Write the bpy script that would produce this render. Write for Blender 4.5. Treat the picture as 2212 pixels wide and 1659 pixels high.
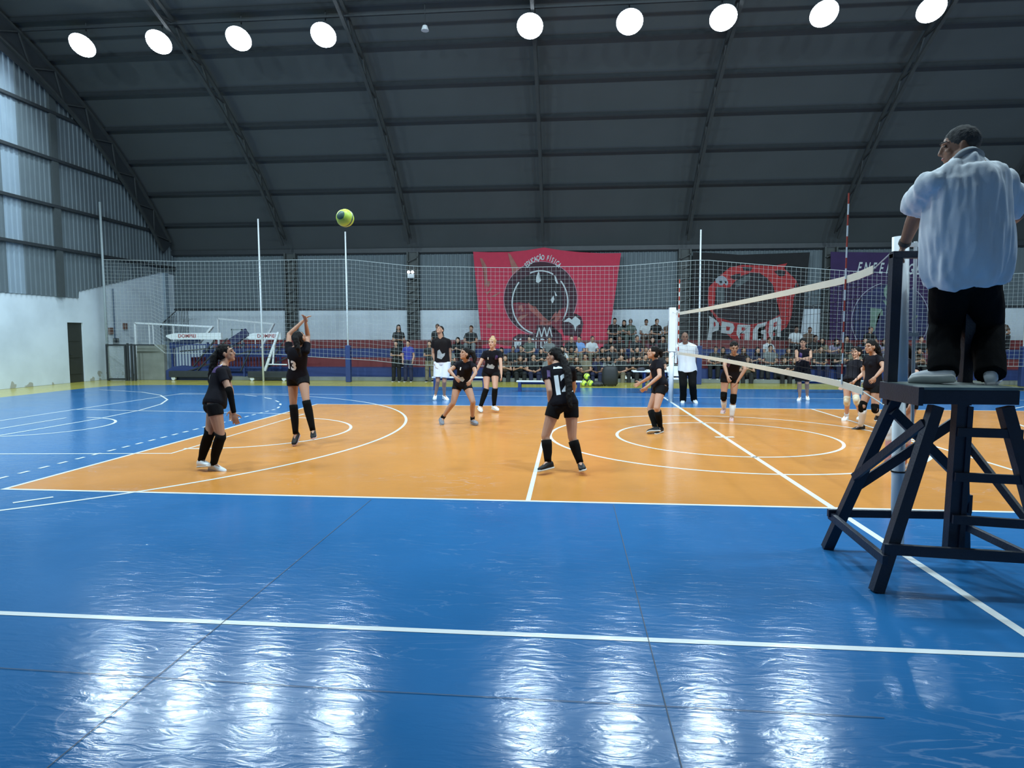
import bpy, bmesh, math, random
from mathutils import Vector, Matrix, noise
from mathutils.bvhtree import BVHTree
random.seed(7)
for o in list(bpy.data.objects):
    bpy.data.objects.remove(o)
SC = bpy.context.scene
C = SC.collection
PI = math.pi

# ------------------------------------------------------------------ camera
cd = bpy.data.cameras.new('camera'); cam = bpy.data.objects.new('camera', cd); C.objects.link(cam)
cam.location = (-2.614, -10.999, 1.707)
YAW, PITCH = -0.0889, -0.0752
fw = Vector((math.sin(YAW)*math.cos(PITCH), math.cos(YAW)*math.cos(PITCH), math.sin(PITCH)))
cam.rotation_euler = fw.to_track_quat('-Z', 'Y').to_euler()
cd.sensor_width = 36.0; cd.lens = 36.0*1387.66/2212.0; cd.clip_start = .05; cd.clip_end = 200
SC.camera = cam

# ------------------------------------------------------------------ world, view, lamps
w = bpy.data.worlds.new('world'); SC.world = w; w.use_nodes = True
w.node_tree.nodes['Background'].inputs[0].default_value = (.30, .42, .60, 1)
w.node_tree.nodes['Background'].inputs[1].default_value = .03
SC.view_settings.view_transform = 'Standard'; SC.view_settings.look = 'None'
SC.view_settings.gamma = 1.0; SC.view_settings.use_curve_mapping = False
SC.view_settings.exposure = -1.12
LAMP_W = 620.0
LAMP_C = (.70, .90, 1.0)
LAMPX = [-18.0, -15.45, -12.85, -10.15, -3.84, -.92, 1.75, 4.55, 7.45]
FAR_Y, LAMP_Z = 8.75, 10.85
NEAR_Y, NEAR_Z = -4.75, 10.85

# ------------------------------------------------------------------ helpers
def tag(o, label=None, cat=None, group=None, kind=None):
    if label: o['label'] = label
    if cat: o['category'] = cat
    if group: o['group'] = group
    if kind: o['kind'] = kind
    return o
def empty(name, loc, label=None, cat=None, group=None):
    o = bpy.data.objects.new(name, None); C.objects.link(o); o.location = loc; o.empty_display_size = .2
    return tag(o, label, cat, group)
MATS = {}
def mat(name, col, rough=.6, metal=0.0, var=.12, scale=6.0, bump=0.0, bscale=60.0, emit=None, estr=0.0, spec=.5):
    if name in MATS: return MATS[name]
    m = bpy.data.materials.new(name); m.use_nodes = True; nt = m.node_tree; N = nt.nodes; L = nt.links
    b = N['Principled BSDF']
    tc = N.new('ShaderNodeTexCoord'); nz = N.new('ShaderNodeTexNoise'); nz.inputs['Scale'].default_value = scale
    nz.inputs['Detail'].default_value = 4
    L.new(tc.outputs['Object'], nz.inputs['Vector'])
    mx = N.new('ShaderNodeMix'); mx.data_type = 'RGBA'
    mx.inputs[6].default_value = tuple(c*(1-var) for c in col)+(1,)
    mx.inputs[7].default_value = tuple(min(1, c*(1+var)) for c in col)+(1,)
    L.new(nz.outputs['Fac'], mx.inputs[0]); L.new(mx.outputs[2], b.inputs['Base Color'])
    b.inputs['Roughness'].default_value = rough; b.inputs['Metallic'].default_value = metal
    b.inputs['Specular IOR Level'].default_value = spec
    if bump:
        n2 = N.new('ShaderNodeTexNoise'); n2.inputs['Scale'].default_value = bscale
        L.new(tc.outputs['Object'], n2.inputs['Vector'])
        bp = N.new('ShaderNodeBump'); bp.inputs['Strength'].default_value = bump; bp.inputs['Distance'].default_value = .01
        L.new(n2.outputs['Fac'], bp.inputs['Height']); L.new(bp.outputs['Normal'], b.inputs['Normal'])
    if emit:
        b.inputs['Emission Color'].default_value = tuple(emit)+(1,); b.inputs['Emission Strength'].default_value = estr
    MATS[name] = m
    return m
class MB:
    """collects shapes and links them as ONE mesh object"""
    def __init__(s): s.v = []; s.f = []; s.mi = []
    def add(s, vs, fs, mi=0):
        n = len(s.v); s.v += [tuple(v) for v in vs]
        for f in fs: s.f.append(tuple(i+n for i in f)); s.mi.append(mi)
    def box(s, x0, x1, y0, y1, z0, z1, mi=0):
        s.add([(x0,y0,z0),(x1,y0,z0),(x1,y1,z0),(x0,y1,z0),(x0,y0,z1),(x1,y0,z1),(x1,y1,z1),(x0,y1,z1)],
              [(0,3,2,1),(4,5,6,7),(0,1,5,4),(1,2,6,5),(2,3,7,6),(3,0,4,7)], mi)
    def bar(s, a, b, w, h=None, mi=0, up=(0,0,1), w2=None):
        a = Vector(a); b = Vector(b); h = h or w; w2 = w2 or w
        d = (b-a).normalized(); u = Vector(up)
        if abs(d.dot(u)) > .95: u = Vector((0,1,0)) if abs(d.y) < .9 else Vector((1,0,0))
        r = d.cross(u).normalized(); u = r.cross(d)
        vs = []
        for p, ww in ((a, w), (b, w2)):
            k = ww/w
            for sx, sy in ((-1,-1),(1,-1),(1,1),(-1,1)): vs.append(p + r*sx*ww/2 + u*sy*h*k/2)
        s.add(vs, [(3,2,1,0),(4,5,6,7),(0,1,5,4),(1,2,6,5),(2,3,7,6),(3,0,4,7)], mi)
    def tube(s, a, b, r, r2=None, n=10, mi=0, caps=True):
        a = Vector(a); b = Vector(b); r2 = r if r2 is None else r2
        d = (b-a).normalized(); t = Vector((0,0,1)) if abs(d.z) < .9 else Vector((1,0,0))
        x = d.cross(t).normalized(); y = d.cross(x)
        vs = []
        for p, rr in ((a, r), (b, r2)):
            for i in range(n):
                an = 2*PI*i/n; vs.append(p + x*math.cos(an)*rr + y*math.sin(an)*rr)
        fs = [(i, (i+1) % n, n+(i+1) % n, n+i) for i in range(n)]
        fs = [tuple(reversed(f)) for f in fs]
        if caps: fs += [tuple(range(n)), tuple(reversed(range(n, 2*n)))]
        s.add(vs, fs, mi)
    def cap(s, a, b, r, r2=None, n=12):
        """tapered capsule"""
        a = Vector(a); b = Vector(b); r2 = r if r2 is None else r2
        if (b-a).length < 1e-5: b = a+Vector((0,0,1e-4))
        d = (b-a).normalized(); t = Vector((0,0,1)) if abs(d.z) < .9 else Vector((1,0,0))
        x = d.cross(t).normalized(); y = d.cross(x)
        rings = []
        for k in (-80, -50, -20, 0): rings.append((a + d*math.sin(math.radians(k))*r, r*math.cos(math.radians(k))))
        for k in (0, 20, 50, 80): rings.append((b + d*math.sin(math.radians(k))*r2, r2*math.cos(math.radians(k))))
        s.rings([(c, x, y, q, q) for c, q in rings], n)
    def rings(s, R, n=16, mi=0, p=2.0):
        vs = []
        for c, x, y, a, b in R:
            for i in range(n):
                an = 2*PI*i/n; cx, sy = math.cos(an), math.sin(an)
                if p != 2.0:
                    cx = math.copysign(abs(cx)**(2/p), cx); sy = math.copysign(abs(sy)**(2/p), sy)
                vs.append(c + x*cx*a + y*sy*b)
        fs = []
        for k in range(len(R)-1):
            for i in range(n):
                j = (i+1) % n; fs.append((k*n+i, k*n+j, (k+1)*n+j, (k+1)*n+i))
        fs += [tuple(reversed(range(n))), tuple(range((len(R)-1)*n, len(R)*n))]
        s.add(vs, fs, mi)
    def ell(s, c, r, ax=None, n=16, m=10):
        c = Vector(c)
        X, Y, Z = ax or (Vector((1,0,0)), Vector((0,1,0)), Vector((0,0,1)))
        R = []
        for k in range(m+1):
            a = -PI/2 + PI*(k+.02)/(m+.04)
            R.append((c + Z*math.sin(a)*r[2], X, Y, max(.0005, math.cos(a))*r[0], max(.0005, math.cos(a))*r[1]))
        s.rings(R, n)
    def build(s, name, mats, parent=None, smooth=False, bevel=0.0):
        me = bpy.data.meshes.new(name); me.from_pydata(s.v, [], s.f); me.update()
        bm = bmesh.new(); bm.from_mesh(me); bmesh.ops.recalc_face_normals(bm, faces=bm.faces[:])
        if bevel: bmesh.ops.bevel(bm, geom=bm.edges[:], offset=bevel, segments=2, affect='EDGES', profile=.7)
        else:
            pass
        bm.to_mesh(me); bm.free()
        mats = mats if isinstance(mats, (list, tuple)) else [mats]
        for m in mats: me.materials.append(m)
        if not bevel and len(mats) > 1:
            for p, k in zip(me.polygons, s.mi): p.material_index = k
        if smooth:
            for p in me.polygons: p.use_smooth = True
        o = bpy.data.objects.new(name, me); C.objects.link(o)
        if parent: o.parent = parent
        return o
def remesh(mb, name, m, parent=None, voxel=.01, smooth=2, wr=0.0, wrs=(9, 9, 3), off=None):
    """fuses the overlapping shapes of mb into one continuous skin"""
    me = bpy.data.meshes.new(name); me.from_pydata(mb.v, [], mb.f); me.update()
    o = bpy.data.objects.new(name, me); C.objects.link(o)
    md = o.modifiers.new('r', 'REMESH'); md.mode = 'VOXEL'; md.voxel_size = voxel; md.use_smooth_shade = True
    if smooth:
        ms = o.modifiers.new('s', 'SMOOTH'); ms.iterations = smooth; ms.factor = .5
    dg = bpy.context.evaluated_depsgraph_get()
    me2 = bpy.data.meshes.new_from_object(o.evaluated_get(dg))
    o.modifiers.clear(); o.data = me2; me2.name = name
    if wr:
        ns = [v.normal.copy() for v in me2.vertices]
        for v, nn in zip(me2.vertices, ns):
            q = Vector((v.co.x*wrs[0], v.co.y*wrs[1], v.co.z*wrs[2]))
            v.co += nn*wr*(noise.noise(q)+.4*noise.noise(q*2.3)+(.35 if wr > .015 else 0))
    me2.materials.clear(); me2.materials.append(m)
    for p in me2.polygons: p.use_smooth = True
    if parent: o.parent = parent
    return o
def struct(mb, name, mats, **k):
    o = mb.build(name, mats, **k); o['kind'] = 'structure'; return o
def text_mesh(body, size, bold=0.0, extrude=0.0):
    cu = bpy.data.curves.new('t', 'FONT'); cu.body = body; cu.size = size; cu.offset = bold; cu.extrude = extrude
    cu.align_x = 'CENTER'; cu.align_y = 'CENTER'; cu.resolution_u = 3
    o = bpy.data.objects.new('t', cu); C.objects.link(o)
    dg = bpy.context.evaluated_depsgraph_get(); dg.update()
    me = bpy.data.meshes.new_from_object(o.evaluated_get(dg))
    bpy.data.objects.remove(o); return me

# ------------------------------------------------------------------ materials
def floor_mat(name, col, line=False):
    m = bpy.data.materials.new(name); m.use_nodes = True; nt = m.node_tree; N = nt.nodes; L = nt.links
    b = N['Principled BSDF']; tc = N.new('ShaderNodeTexCoord')
    n1 = N.new('ShaderNodeTexNoise'); n1.inputs['Scale'].default_value = .9; n1.inputs['Detail'].default_value = 6
    n1.inputs['Roughness'].default_value = .65
    L.new(tc.outputs['Object'], n1.inputs['Vector'])
    mx = N.new('ShaderNodeMix'); mx.data_type = 'RGBA'
    mx.inputs[6].default_value = tuple(c*.84 for c in col)+(1,); mx.inputs[7].default_value = tuple(min(1, c*1.15) for c in col)+(1,)
    L.new(n1.outputs['Fac'], mx.inputs[0])
    # pale scuffs: thin streaks, stretched at a slant
    mp = N.new('ShaderNodeMapping'); mp.inputs['Rotation'].default_value = (0, 0, .5); mp.inputs['Scale'].default_value = (.6, 2.2, 1)
    L.new(tc.outputs['Object'], mp.inputs['Vector'])
    n2 = N.new('ShaderNodeTexNoise'); n2.inputs['Scale'].default_value = 1.6; n2.inputs['Detail'].default_value = 9
    n2.inputs['Distortion'].default_value = 1.5
    L.new(mp.outputs['Vector'], n2.inputs['Vector'])
    r2 = N.new('ShaderNodeValToRGB'); e = r2.color_ramp.elements
    e[0].position = .487; e[0].color = (0,0,0,1); e[1].position = .5; e[1].color = (1,1,1,1)
    e2 = r2.color_ramp.elements.new(.513); e2.color = (0,0,0,1)
    L.new(n2.outputs['Fac'], r2.inputs['Fac'])
    n3 = N.new('ShaderNodeTexNoise'); n3.inputs['Scale'].default_value = .7; L.new(tc.outputs['Object'], n3.inputs['Vector'])
    r3 = N.new('ShaderNodeValToRGB'); r3.color_ramp.elements[0].position = .52; r3.color_ramp.elements[1].position = .68
    L.new(n3.outputs['Fac'], r3.inputs['Fac'])
    mu = N.new('ShaderNodeMath'); mu.operation = 'MULTIPLY'; L.new(r2.outputs['Color'], mu.inputs[0]); L.new(r3.outputs['Color'], mu.inputs[1])
    mu2 = N.new('ShaderNodeMath'); mu2.operation = 'MULTIPLY'; L.new(mu.outputs[0], mu2.inputs[0]); mu2.inputs[1].default_value = .0 if line else .22
    m2 = N.new('ShaderNodeMix'); m2.data_type = 'RGBA'; L.new(mu2.outputs[0], m2.inputs[0]); L.new(mx.outputs[2], m2.inputs[6])
    m2.inputs[7].default_value = (.55, .65, .8, 1)
    L.new(m2.outputs[2], b.inputs['Base Color'])
    # gloss varies softly; the rolled floor covering is crinkled
    rr = N.new('ShaderNodeMapRange'); rr.inputs[3].default_value = .11; rr.inputs[4].default_value = .22
    L.new(n1.outputs['Fac'], rr.inputs[0]); L.new(rr.outputs[0], b.inputs['Roughness'])
    b.inputs['Specular IOR Level'].default_value = .22
    mp2 = N.new('ShaderNodeMapping'); mp2.inputs['Rotation'].default_value = (0, 0, .35); mp2.inputs['Scale'].default_value = (4, 13, 1)
    L.new(tc.outputs['Object'], mp2.inputs['Vector'])
    n4 = N.new('ShaderNodeTexNoise'); n4.inputs['Scale'].default_value = 1.3; n4.inputs['Detail'].default_value = 5; n4.inputs['Distortion'].default_value = 1.2
    L.new(mp2.outputs['Vector'], n4.inputs['Vector'])
    bp = N.new('ShaderNodeBump'); bp.inputs['Strength'].default_value = .2; bp.inputs['Distance'].default_value = .012
    L.new(n4.outputs['Fac'], bp.inputs['Height'])
    n5 = N.new('ShaderNodeTexNoise'); n5.inputs['Scale'].default_value = 2.2; n5.inputs['Detail'].default_value = 2
    L.new(tc.outputs['Object'], n5.inputs['Vector'])
    b2 = N.new('ShaderNodeBump'); b2.inputs['Strength'].default_value = .10; b2.inputs['Distance'].default_value = .02
    L.new(n5.outputs['Fac'], b2.inputs['Height']); L.new(bp.outputs['Normal'], b2.inputs['Normal'])
    L.new(b2.outputs['Normal'], b.inputs['Normal'])
    MATS[name] = m
    return m
M_BLUE = floor_mat('floor_blue', (.024, .143, .355))
M_ORANGE = floor_mat('floor_orange', (.62, .255, .056))
M_YELLOW = floor_mat('floor_yellow', (.44, .39, .075))
M_LINE = floor_mat('floor_line', (.80, .84, .84), True)
M_SEAM = mat('floor_seam', (.03, .05, .08), .6)
M_CONC = mat('concrete', (.20, .22, .20), .8, bump=.2, var=.3, scale=3)
def wall_mat():
    m = bpy.data.materials.new('white_plaster'); m.use_nodes = True; nt = m.node_tree; N = nt.nodes; L = nt.links
    b = N['Principled BSDF']; tc = N.new('ShaderNodeTexCoord')
    n = N.new('ShaderNodeTexNoise'); n.inputs['Scale'].default_value = .8; n.inputs['Detail'].default_value = 7; L.new(tc.outputs['Object'], n.inputs['Vector'])
    cr = N.new('ShaderNodeValToRGB'); e = cr.color_ramp.elements
    e[0].position = .28; e[0].color = (.53,.61,.67,1); e[1].position = .6; e[1].color = (.65,.74,.81,1)
    L.new(n.outputs['Fac'], cr.inputs['Fac'])
    # chipped brown patches near the floor
    sp = N.new('ShaderNodeSeparateXYZ'); L.new(tc.outputs['Object'], sp.inputs[0])
    mr = N.new('ShaderNodeMapRange'); mr.inputs[1].default_value = .05; mr.inputs[2].default_value = .75; mr.inputs[3].default_value = .12; mr.inputs[4].default_value = -.12
    L.new(sp.outputs['Z'], mr.inputs[0])
    n2 = N.new('ShaderNodeTexNoise'); n2.inputs['Scale'].default_value = 2.4; n2.inputs['Detail'].default_value = 6; L.new(tc.outputs['Object'], n2.inputs['Vector'])
    ad = N.new('ShaderNodeMath'); ad.operation = 'ADD'; L.new(n2.outputs['Fac'], ad.inputs[0]); L.new(mr.outputs[0], ad.inputs[1])
    c2 = N.new('ShaderNodeValToRGB'); c2.color_ramp.elements[0].position = .66; c2.color_ramp.elements[1].position = .70; L.new(ad.outputs[0], c2.inputs['Fac'])
    mx = N.new('ShaderNodeMix'); mx.data_type = 'RGBA'; L.new(c2.outputs['Color'], mx.inputs[0]); L.new(cr.outputs['Color'], mx.inputs[6]); mx.inputs[7].default_value = (.36,.37,.33,1)
    L.new(mx.outputs[2], b.inputs['Base Color']); b.inputs['Roughness'].default_value = .75
    MATS['white_plaster'] = m; return m
M_WALL = wall_mat()
M_SHEET = mat('grey_sheet', (.110, .142, .160), .7, .0, var=.15, scale=1.5)
M_PALE = mat('pale_sheet', (.24, .31, .37), .6, var=.08, scale=2)
M_ROOF = mat('roof_sheet', (.058, .068, .073), .6, var=.12, scale=.8)
M_STEEL = mat('dark_steel', (.035, .042, .048), .5, .2, var=.2)
M_TRUSS = mat('truss_steel', (.038, .044, .046), .6, var=.2)
M_COLUMN = mat('painted_column', (.05, .06, .06), .6, var=.2)
M_WHITEP = mat('white_paint', (.72, .77, .80), .45, var=.06)
M_WOODB = mat('navy_painted_wood', (.007, .013, .030), .5, var=.45, scale=9, bump=.25)
M_TREAD = mat('worn_wood_tread', (.16, .20, .19), .7, var=.5, scale=5)
M_BLEB = mat('bleacher_blue', (.022, .045, .16), .5, var=.15, scale=3)
M_BLER = mat('bleacher_red', (.17, .028, .028), .55, var=.2, scale=3)
M_BLUEMETAL = mat('blue_metal', (.025, .05, .17), .4, var=.15)
M_BAND = mat('cream_tape', (.66, .63, .53), .7, var=.08, bump=.1)
M_BLACKNET = mat('black_cord', (.008, .008, .010), .9)
M_CORD = mat('pale_cord', (.42, .48, .48), .8)
M_DOOR = mat('dark_door', (.028, .032, .026), .55, var=.2)
# ------------------------------------------------------------------ floor with its painted court
XL, XR, YB, YF = -20.6, 24.0, 17.1, -13.1
fl = MB()
def poly(mb, pts, z, mi): mb.add([(x, y, z) for x, y in pts], [tuple(range(len(pts)))], mi)
STEP = [0.0]
def strip(mb, pts, w, z, mi, dash=None):
    """painted line along a path, its sides offset to left and right"""
    STEP[0] += 6e-5; z += STEP[0]   # each line lies a hair above the one before
    P = [Vector((x, y, 0)) for x, y in pts]; L_, R_ = [], []
    for i, p in enumerate(P):
        d = (P[min(i+1, len(P)-1)]-P[max(i-1, 0)]).normalized(); n = Vector((-d.y, d.x, 0))
        L_.append(p+n*w/2); R_.append(p-n*w/2)
    for i in range(len(P)-1):
        if dash and i % 2: continue
        mb.add([(R_[i].x, R_[i].y, z), (R_[i+1].x, R_[i+1].y, z), (L_[i+1].x, L_[i+1].y, z), (L_[i].x, L_[i].y, z)], [(0,1,2,3)], mi)
def arc(cx, cy, r, a0, a1, n=72): return [(cx+r*math.cos(math.radians(a0+(a1-a0)*i/n)), cy+r*math.sin(math.radians(a0+(a1-a0)*i/n))) for i in range(n+1)]
fl.box(XL-.3, XR+.3, YF-.3, YB+.3, -.25, -.004, 2)
# blue field with rounded far corners inside the yellow border
poly(fl, [(-18.3, YF), (XR, YF), (XR, 10.1), (-16.3, 10.1), (-17.2, 10.0), (-17.9, 9.75), (-18.2, 9.2), (-18.3, 8.4)], 0.0, 0)
poly(fl, [(-8.91, -4.5), (8.95, -4.5), (8.95, 4.5), (-8.91, 4.5)], .0008, 1)
poly(fl, [(XL, 12.75), (XR, 12.75), (XR, YB), (XL, YB)], -.001, 5)
Z = .0016
CL = .05
for a, b in (((-8.91,-4.475),(8.95,-4.475)), ((-8.91,4.475),(8.95,4.475)), ((-8.885,-4.5),(-8.885,4.5)), ((8.925,-4.5),(8.925,4.5)),
             ((-3.03,-4.5),(-3.03,4.5)), ((3.02,-4.5),(3.02,4.5))): strip(fl, [a, b], CL, Z, 3)
strip(fl, [(0, -7.45), (0, 7.05)], .065, Z+.0003, 3)
for a, b in (((-14,-7.45),(14,-7.45)), ((-14,7.05),(14,7.05)), ((-14,-7.45),(-14,7.05)), ((14,-7.45),(14,7.05))): strip(fl, [a, b], CL, Z, 3)
strip(fl, arc(0,0,1.79,0,360), CL, Z, 3); strip(fl, arc(0,0,2.93,0,360,96), CL, Z, 3)
for s in (-1, 1):
    strip(fl, [(s*14, -6.75)] + [(s*(12.62 - (x-0)), y) for x, y in arc(0, 0, 6.93, -76, 76)] + [(s*14, 6.75)], CL, Z, 3)
    strip(fl, [(s*14, -2.85), (s*8.36, -2.25), (s*8.36, 2.45), (s*14, 2.85)], CL, Z, 3)
    strip(fl, [(s*(8.42-x), y) for x, y in arc(0, 0, 1.85, -90, 90)], CL, Z, 3)
    strip(fl, [(s*(12.64-x), y+.2) for x, y in arc(0, 0, 1.28, -90, 90, 40)], CL, Z, 3)
    strip(fl, [(s*13.03, -.9), (s*13.03, 1.4)], CL, Z, 3)
# goal-area arc and the dashed nine metre line beside the end of the court
strip(fl, [(-12.9,-6.9),(-12.5,-4),(-12.33,-1),(-12.28,0),(-12.26,1.4),(-12.4,2.8),(-12.75,4.1),(-13.3,5.2),(-14.3,6.4),(-15.5,7.3),(-17.4,8.0)], CL, Z, 3)
dl = [(-9.4, -6.2 + i*.155) for i in range(62)] + [(-9.45,3.5),(-9.55,3.8),(-9.68,4.15),(-9.85,4.5),(-10.05,4.85),(-10.3,5.2),(-10.6,5.6),(-11,6.0),(-11.4,6.35),(-11.9,6.65),(-12.4,6.9),(-12.9,7.2)]
strip(fl, dl, CL, Z, 3, dash=True)
strip(fl, [(-8.27,-5.02),(-8.05,-4.76)], CL, Z, 3)
strip(fl, [(-.16, -.02), (.16, .02)], .09, Z+.0004, 3)
for pts in ([(-2.16,-13),(-2.16,-4.55)], [(-4.66,-13),(-4.66,-4.56)], [(-5.6,-8.06),(-3.5,-8.10),(-1.2,-8.11)]):
    strip(fl, pts, .005, Z+.0006, 4)
struct(fl, 'floor', [M_BLUE, M_ORANGE, M_YELLOW, M_LINE, M_SEAM, M_CONC])

# ------------------------------------------------------------------ vaulted roof
YC, RH, RR = 2.0, 13.0, 18.8
ZC = RH-RR
def roofz(y, d=0.0): return ZC+math.sqrt((RR-d)**2-(y-YC)**2)
TH0 = math.atan2(5.4-ZC, 15.1)
def arcpt(s, d=0.0):
    th = TH0+s/RR; return (YC+(RR-d)*math.cos(th), ZC+(RR-d)*math.sin(th))
SMAX = (PI-2*TH0)*RR
rf = MB(); nn = 96
for layer in (0.0, -.12):
    base = [arcpt(SMAX*i/nn, layer) for i in range(nn+1)]
    vs = [(XL-.2, y, z) for y, z in base] + [(XR+.2, y, z) for y, z in base]
    rf.add(vs, [(i, i+1, nn+2+i, nn+1+i) for i in range(nn)])
struct(rf, 'ceiling', M_ROOF, smooth=True)
nT = 1; s = 0.0
while s <= SMAX+.01:
    pu = MB(); y0, z0 = arcpt(s, .02); y1, z1 = arcpt(s, .17)
    pu.bar((XL+.02, (y0+y1)/2, (z0+z1)/2), (XR-.02, (y0+y1)/2, (z0+z1)/2), .07, .13, up=(0, (y0-y1), (z0-z1)))
    struct(pu, 'trim_%d' % nT, M_STEEL); nT += 1; s += SMAX/round(SMAX/1.5)

# arched lattice frames with their wall columns
names = ['first from the end wall', 'second from the end wall', 'third from the end wall', 'behind the red banner', 'left of the black banner', 'between black and purple banners', 'right of the purple banner', 'farthest right']
FX = [-20.3, -15.0, -9.45, -3.75, 2.2, 8.1, 13.9, 19.7]
for x, nm in zip(FX, names):
    t = empty('roof_truss', (x, YB, 0), 'dark steel lattice arch carrying the roof, %s' % nm, 'truss', 'arched roof trusses')
    dep = .95 if x < -20 else .62
    for nme, d in (('top_chord', .22), ('bottom_chord', dep)):
        m = MB(); k = 48
        for i in range(1, k-1):
            a = arcpt(SMAX*i/k, d); b = arcpt(SMAX*(i+1)/k, d)
            m.bar((0, a[0]-YB, a[1]), (0, b[0]-YB, b[1]), .11, .07)
        m.build(nme, M_TRUSS, t)
    if x < -20:
        m = MB(); k = 60   # dark panel added between the chords so the end lattice looks solid dark
        def dd(f): return .95+.5*max(0, min(1, (min(f, 1-f)*SMAX-7)/6))
        for i in range(1, k-1):
            a0, a1 = arcpt(SMAX*i/k, .12), arcpt(SMAX*(i+1)/k, .12); c0, c1 = arcpt(SMAX*i/k, dd(i/k)), arcpt(SMAX*(i+1)/k, dd((i+1)/k))
            m.add([(-.07,p[0]-YB,p[1]) for p in (a0,a1,c1,c0)]+[(-.05,p[0]-YB,p[1]) for p in (a0,a1,c1,c0)], [(0,1,2,3),(7,6,5,4),(0,4,5,1),(2,6,7,3)])
        m.build('added_dark_panel', M_STEEL, t)
    m = MB(); k = 44
    for i in range(1, k-1):
        a = arcpt(SMAX*i/k, .22 if i % 2 else dep); b = arcpt(SMAX*(i+1)/k, dep if i % 2 else .22)
        m.bar((0, a[0]-YB, a[1]), (0, b[0]-YB, b[1]), .045, .045)
    m.build('lattice', M_TRUSS, t)
    for side, yy in ((0, -.17), (1, YF-YB+.17)):
        m = MB(); hw = .23
        for sx in (-1, 1): m.box(sx*hw-.035, sx*hw+.035, yy-.12, yy+.12, 0, 5.35)
        m.box(-hw, hw, yy+.02, yy+.10, 0, 5.35)
        for i in range(11): m.bar((-hw, yy-.1, .4+i*.45), (hw, yy-.1, .62+i*.45), .04)
        if x > -20: m.build('column', M_COLUMN, t)

# ------------------------------------------------------------------ walls
def corrug(mb, a, b, z0f, z1f, nrm, pitch=.2, amp=.028, mi=0, mif=None):
    """trapezoid-ribbed sheet between two ground points; z limits are functions of the run"""
    a = Vector(a); b = Vector(b); L_ = (b-a).length; d = (b-a)/L_; n = Vector(nrm)
    prof = [(0, 0), (.28, 0), (.38, 1), (.62, 1), (.72, 0)]; us = []
    k = 0
    while k*pitch < L_:
        for f, h in prof:
            u = (k+f)*pitch
            if u < L_: us.append((u, h))
        k += 1
    us.append((L_, 0))
    for (u0, h0), (u1, h1) in zip(us[:-1], us[1:]):
        p0 = a+d*u0+n*amp*h0; p1 = a+d*u1+n*amp*h1
        mb.add([(p0.x, p0.y, z0f(u0)), (p1.x, p1.y, z0f(u1)), (p1.x, p1.y, z1f(u1)), (p0.x, p0.y, z1f(u0))], [(0,1,2,3)], mif(u0) if mif else mi)
# left end wall: plaster below, ribbed sheets above
wl = MB()
prof = [(YF, 3.08), (11.3, 3.08), (11.3, 3.33), (16.1, 4.48), (YB, 4.48)]
def lowz(y): 
    if y < 11.3: return 3.08
    return min(4.48, 3.33+(y-11.3)*(4.48-3.33)/4.8)
outl = [(YF, 0)] + prof[::1] + [(YB, 0)]
dy0, dy1, dz = 10.68, 11.42, 2.18
pts = [(YF,0),(YF,3.08),(11.3,3.08),(11.3,3.33),(16.1,4.48),(YB,4.48),(YB,0),(dy1,0),(dy1,dz),(dy0,dz),(dy0,0)]
n = len(pts)
wl.add([(XL, y, z) for y, z in pts]+[(XL-.25, y, z) for y, z in pts], [tuple(range(n)), tuple(reversed(range(n, 2*n)))]+[(i, (i+1) % n, n+(i+1) % n, n+i) for i in range(n)], 0)
wl.box(XL, XL+.10, 16.30, 16.55, 0, 4.48, 2)
def pale(u): return 2 if 8.25 <= YF+u < 8.95 else 1
corrug(wl, (XL+.02, YF, 0), (XL+.02, YB, 0), lambda u: lowz(YF+u), lambda u: roofz(min(YB-.01, max(YF+.01, YF+u)), .02), (1,0,0), mif=pale)
struct(wl, 'wall_left', [M_WALL, M_SHEET, M_PALE])
dr = MB(); dr.box(XL-.12, XL-.06, dy0, dy1, 0, dz); 
for zz in (.3, .9, 1.5): dr.box(XL-.06, XL-.045, dy0+.08, dy1-.08, zz, zz+.5)
d1 = struct(dr, 'door_1', M_DOOR)
dh = MB(); dh.tube((XL-.05, dy0+.09, 1.02), (XL-.0, dy0+.09, 1.02), .012); dh.tube((XL-.0, dy0+.09, 1.02), (XL-.0, dy0+.19, 1.02), .01); dh.build('door_handle', M_STEEL, d1)
g = MB()
for zz in (4.75, 6.2, 7.8, 9.4):
    ymax = YC+math.sqrt(RR**2-(zz-ZC)**2)-.4
    g.box(XL+.06, XL+.16, YF, ymax, zz-.05, zz+.05)
struct(g, 'trim_%d' % nT, M_STEEL); nT += 1
g = MB(); g.box(XL+.04, XL+.14, 10.22, 10.50, 3.08, roofz(10.3)-.9); g.box(XL+.04, XL+.14, -2.35, -2.05, 3.08, roofz(-2.2)-.9)
struct(g, 'trim_%d' % nT, mat('grey_column', (.055,.068,.072), .6)); nT += 1
# far wall
wb = MB(); wb.box(XL, XR, YB, YB+.2, 0, 2.92, 0)
corrug(wb, (XL, YB-.02, 0), (XR, YB-.02, 0), lambda u: 2.92, lambda u: 5.42, (0,-1,0), mi=1)
struct(wb, 'wall_back', [M_WALL, M_SHEET])
eb = MB(); eb.box(XL, XR, YB-.18, YB-.04, 5.33, 5.52); eb.box(XL, XR, YB-.1, YB-.05, 2.86, 2.93)
struct(eb, 'trim_%d' % nT, M_STEEL); nT += 1
wf = MB(); wf.box(XL, XR, YF-.2, YF, 0, 2.92, 0)
corrug(wf, (XL, YF+.02, 0), (XR, YF+.02, 0), lambda u: 2.92, lambda u: 5.42, (0,1,0), mi=1)
struct(wf, 'wall_front', [M_WALL, M_SHEET])
wr = MB(); pr = [(YF,0),(YF,3.08),(YB,3.08),(YB,0)]
wr.box(XR, XR+.25, YF, YB, 0, 3.08, 0)
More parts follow.
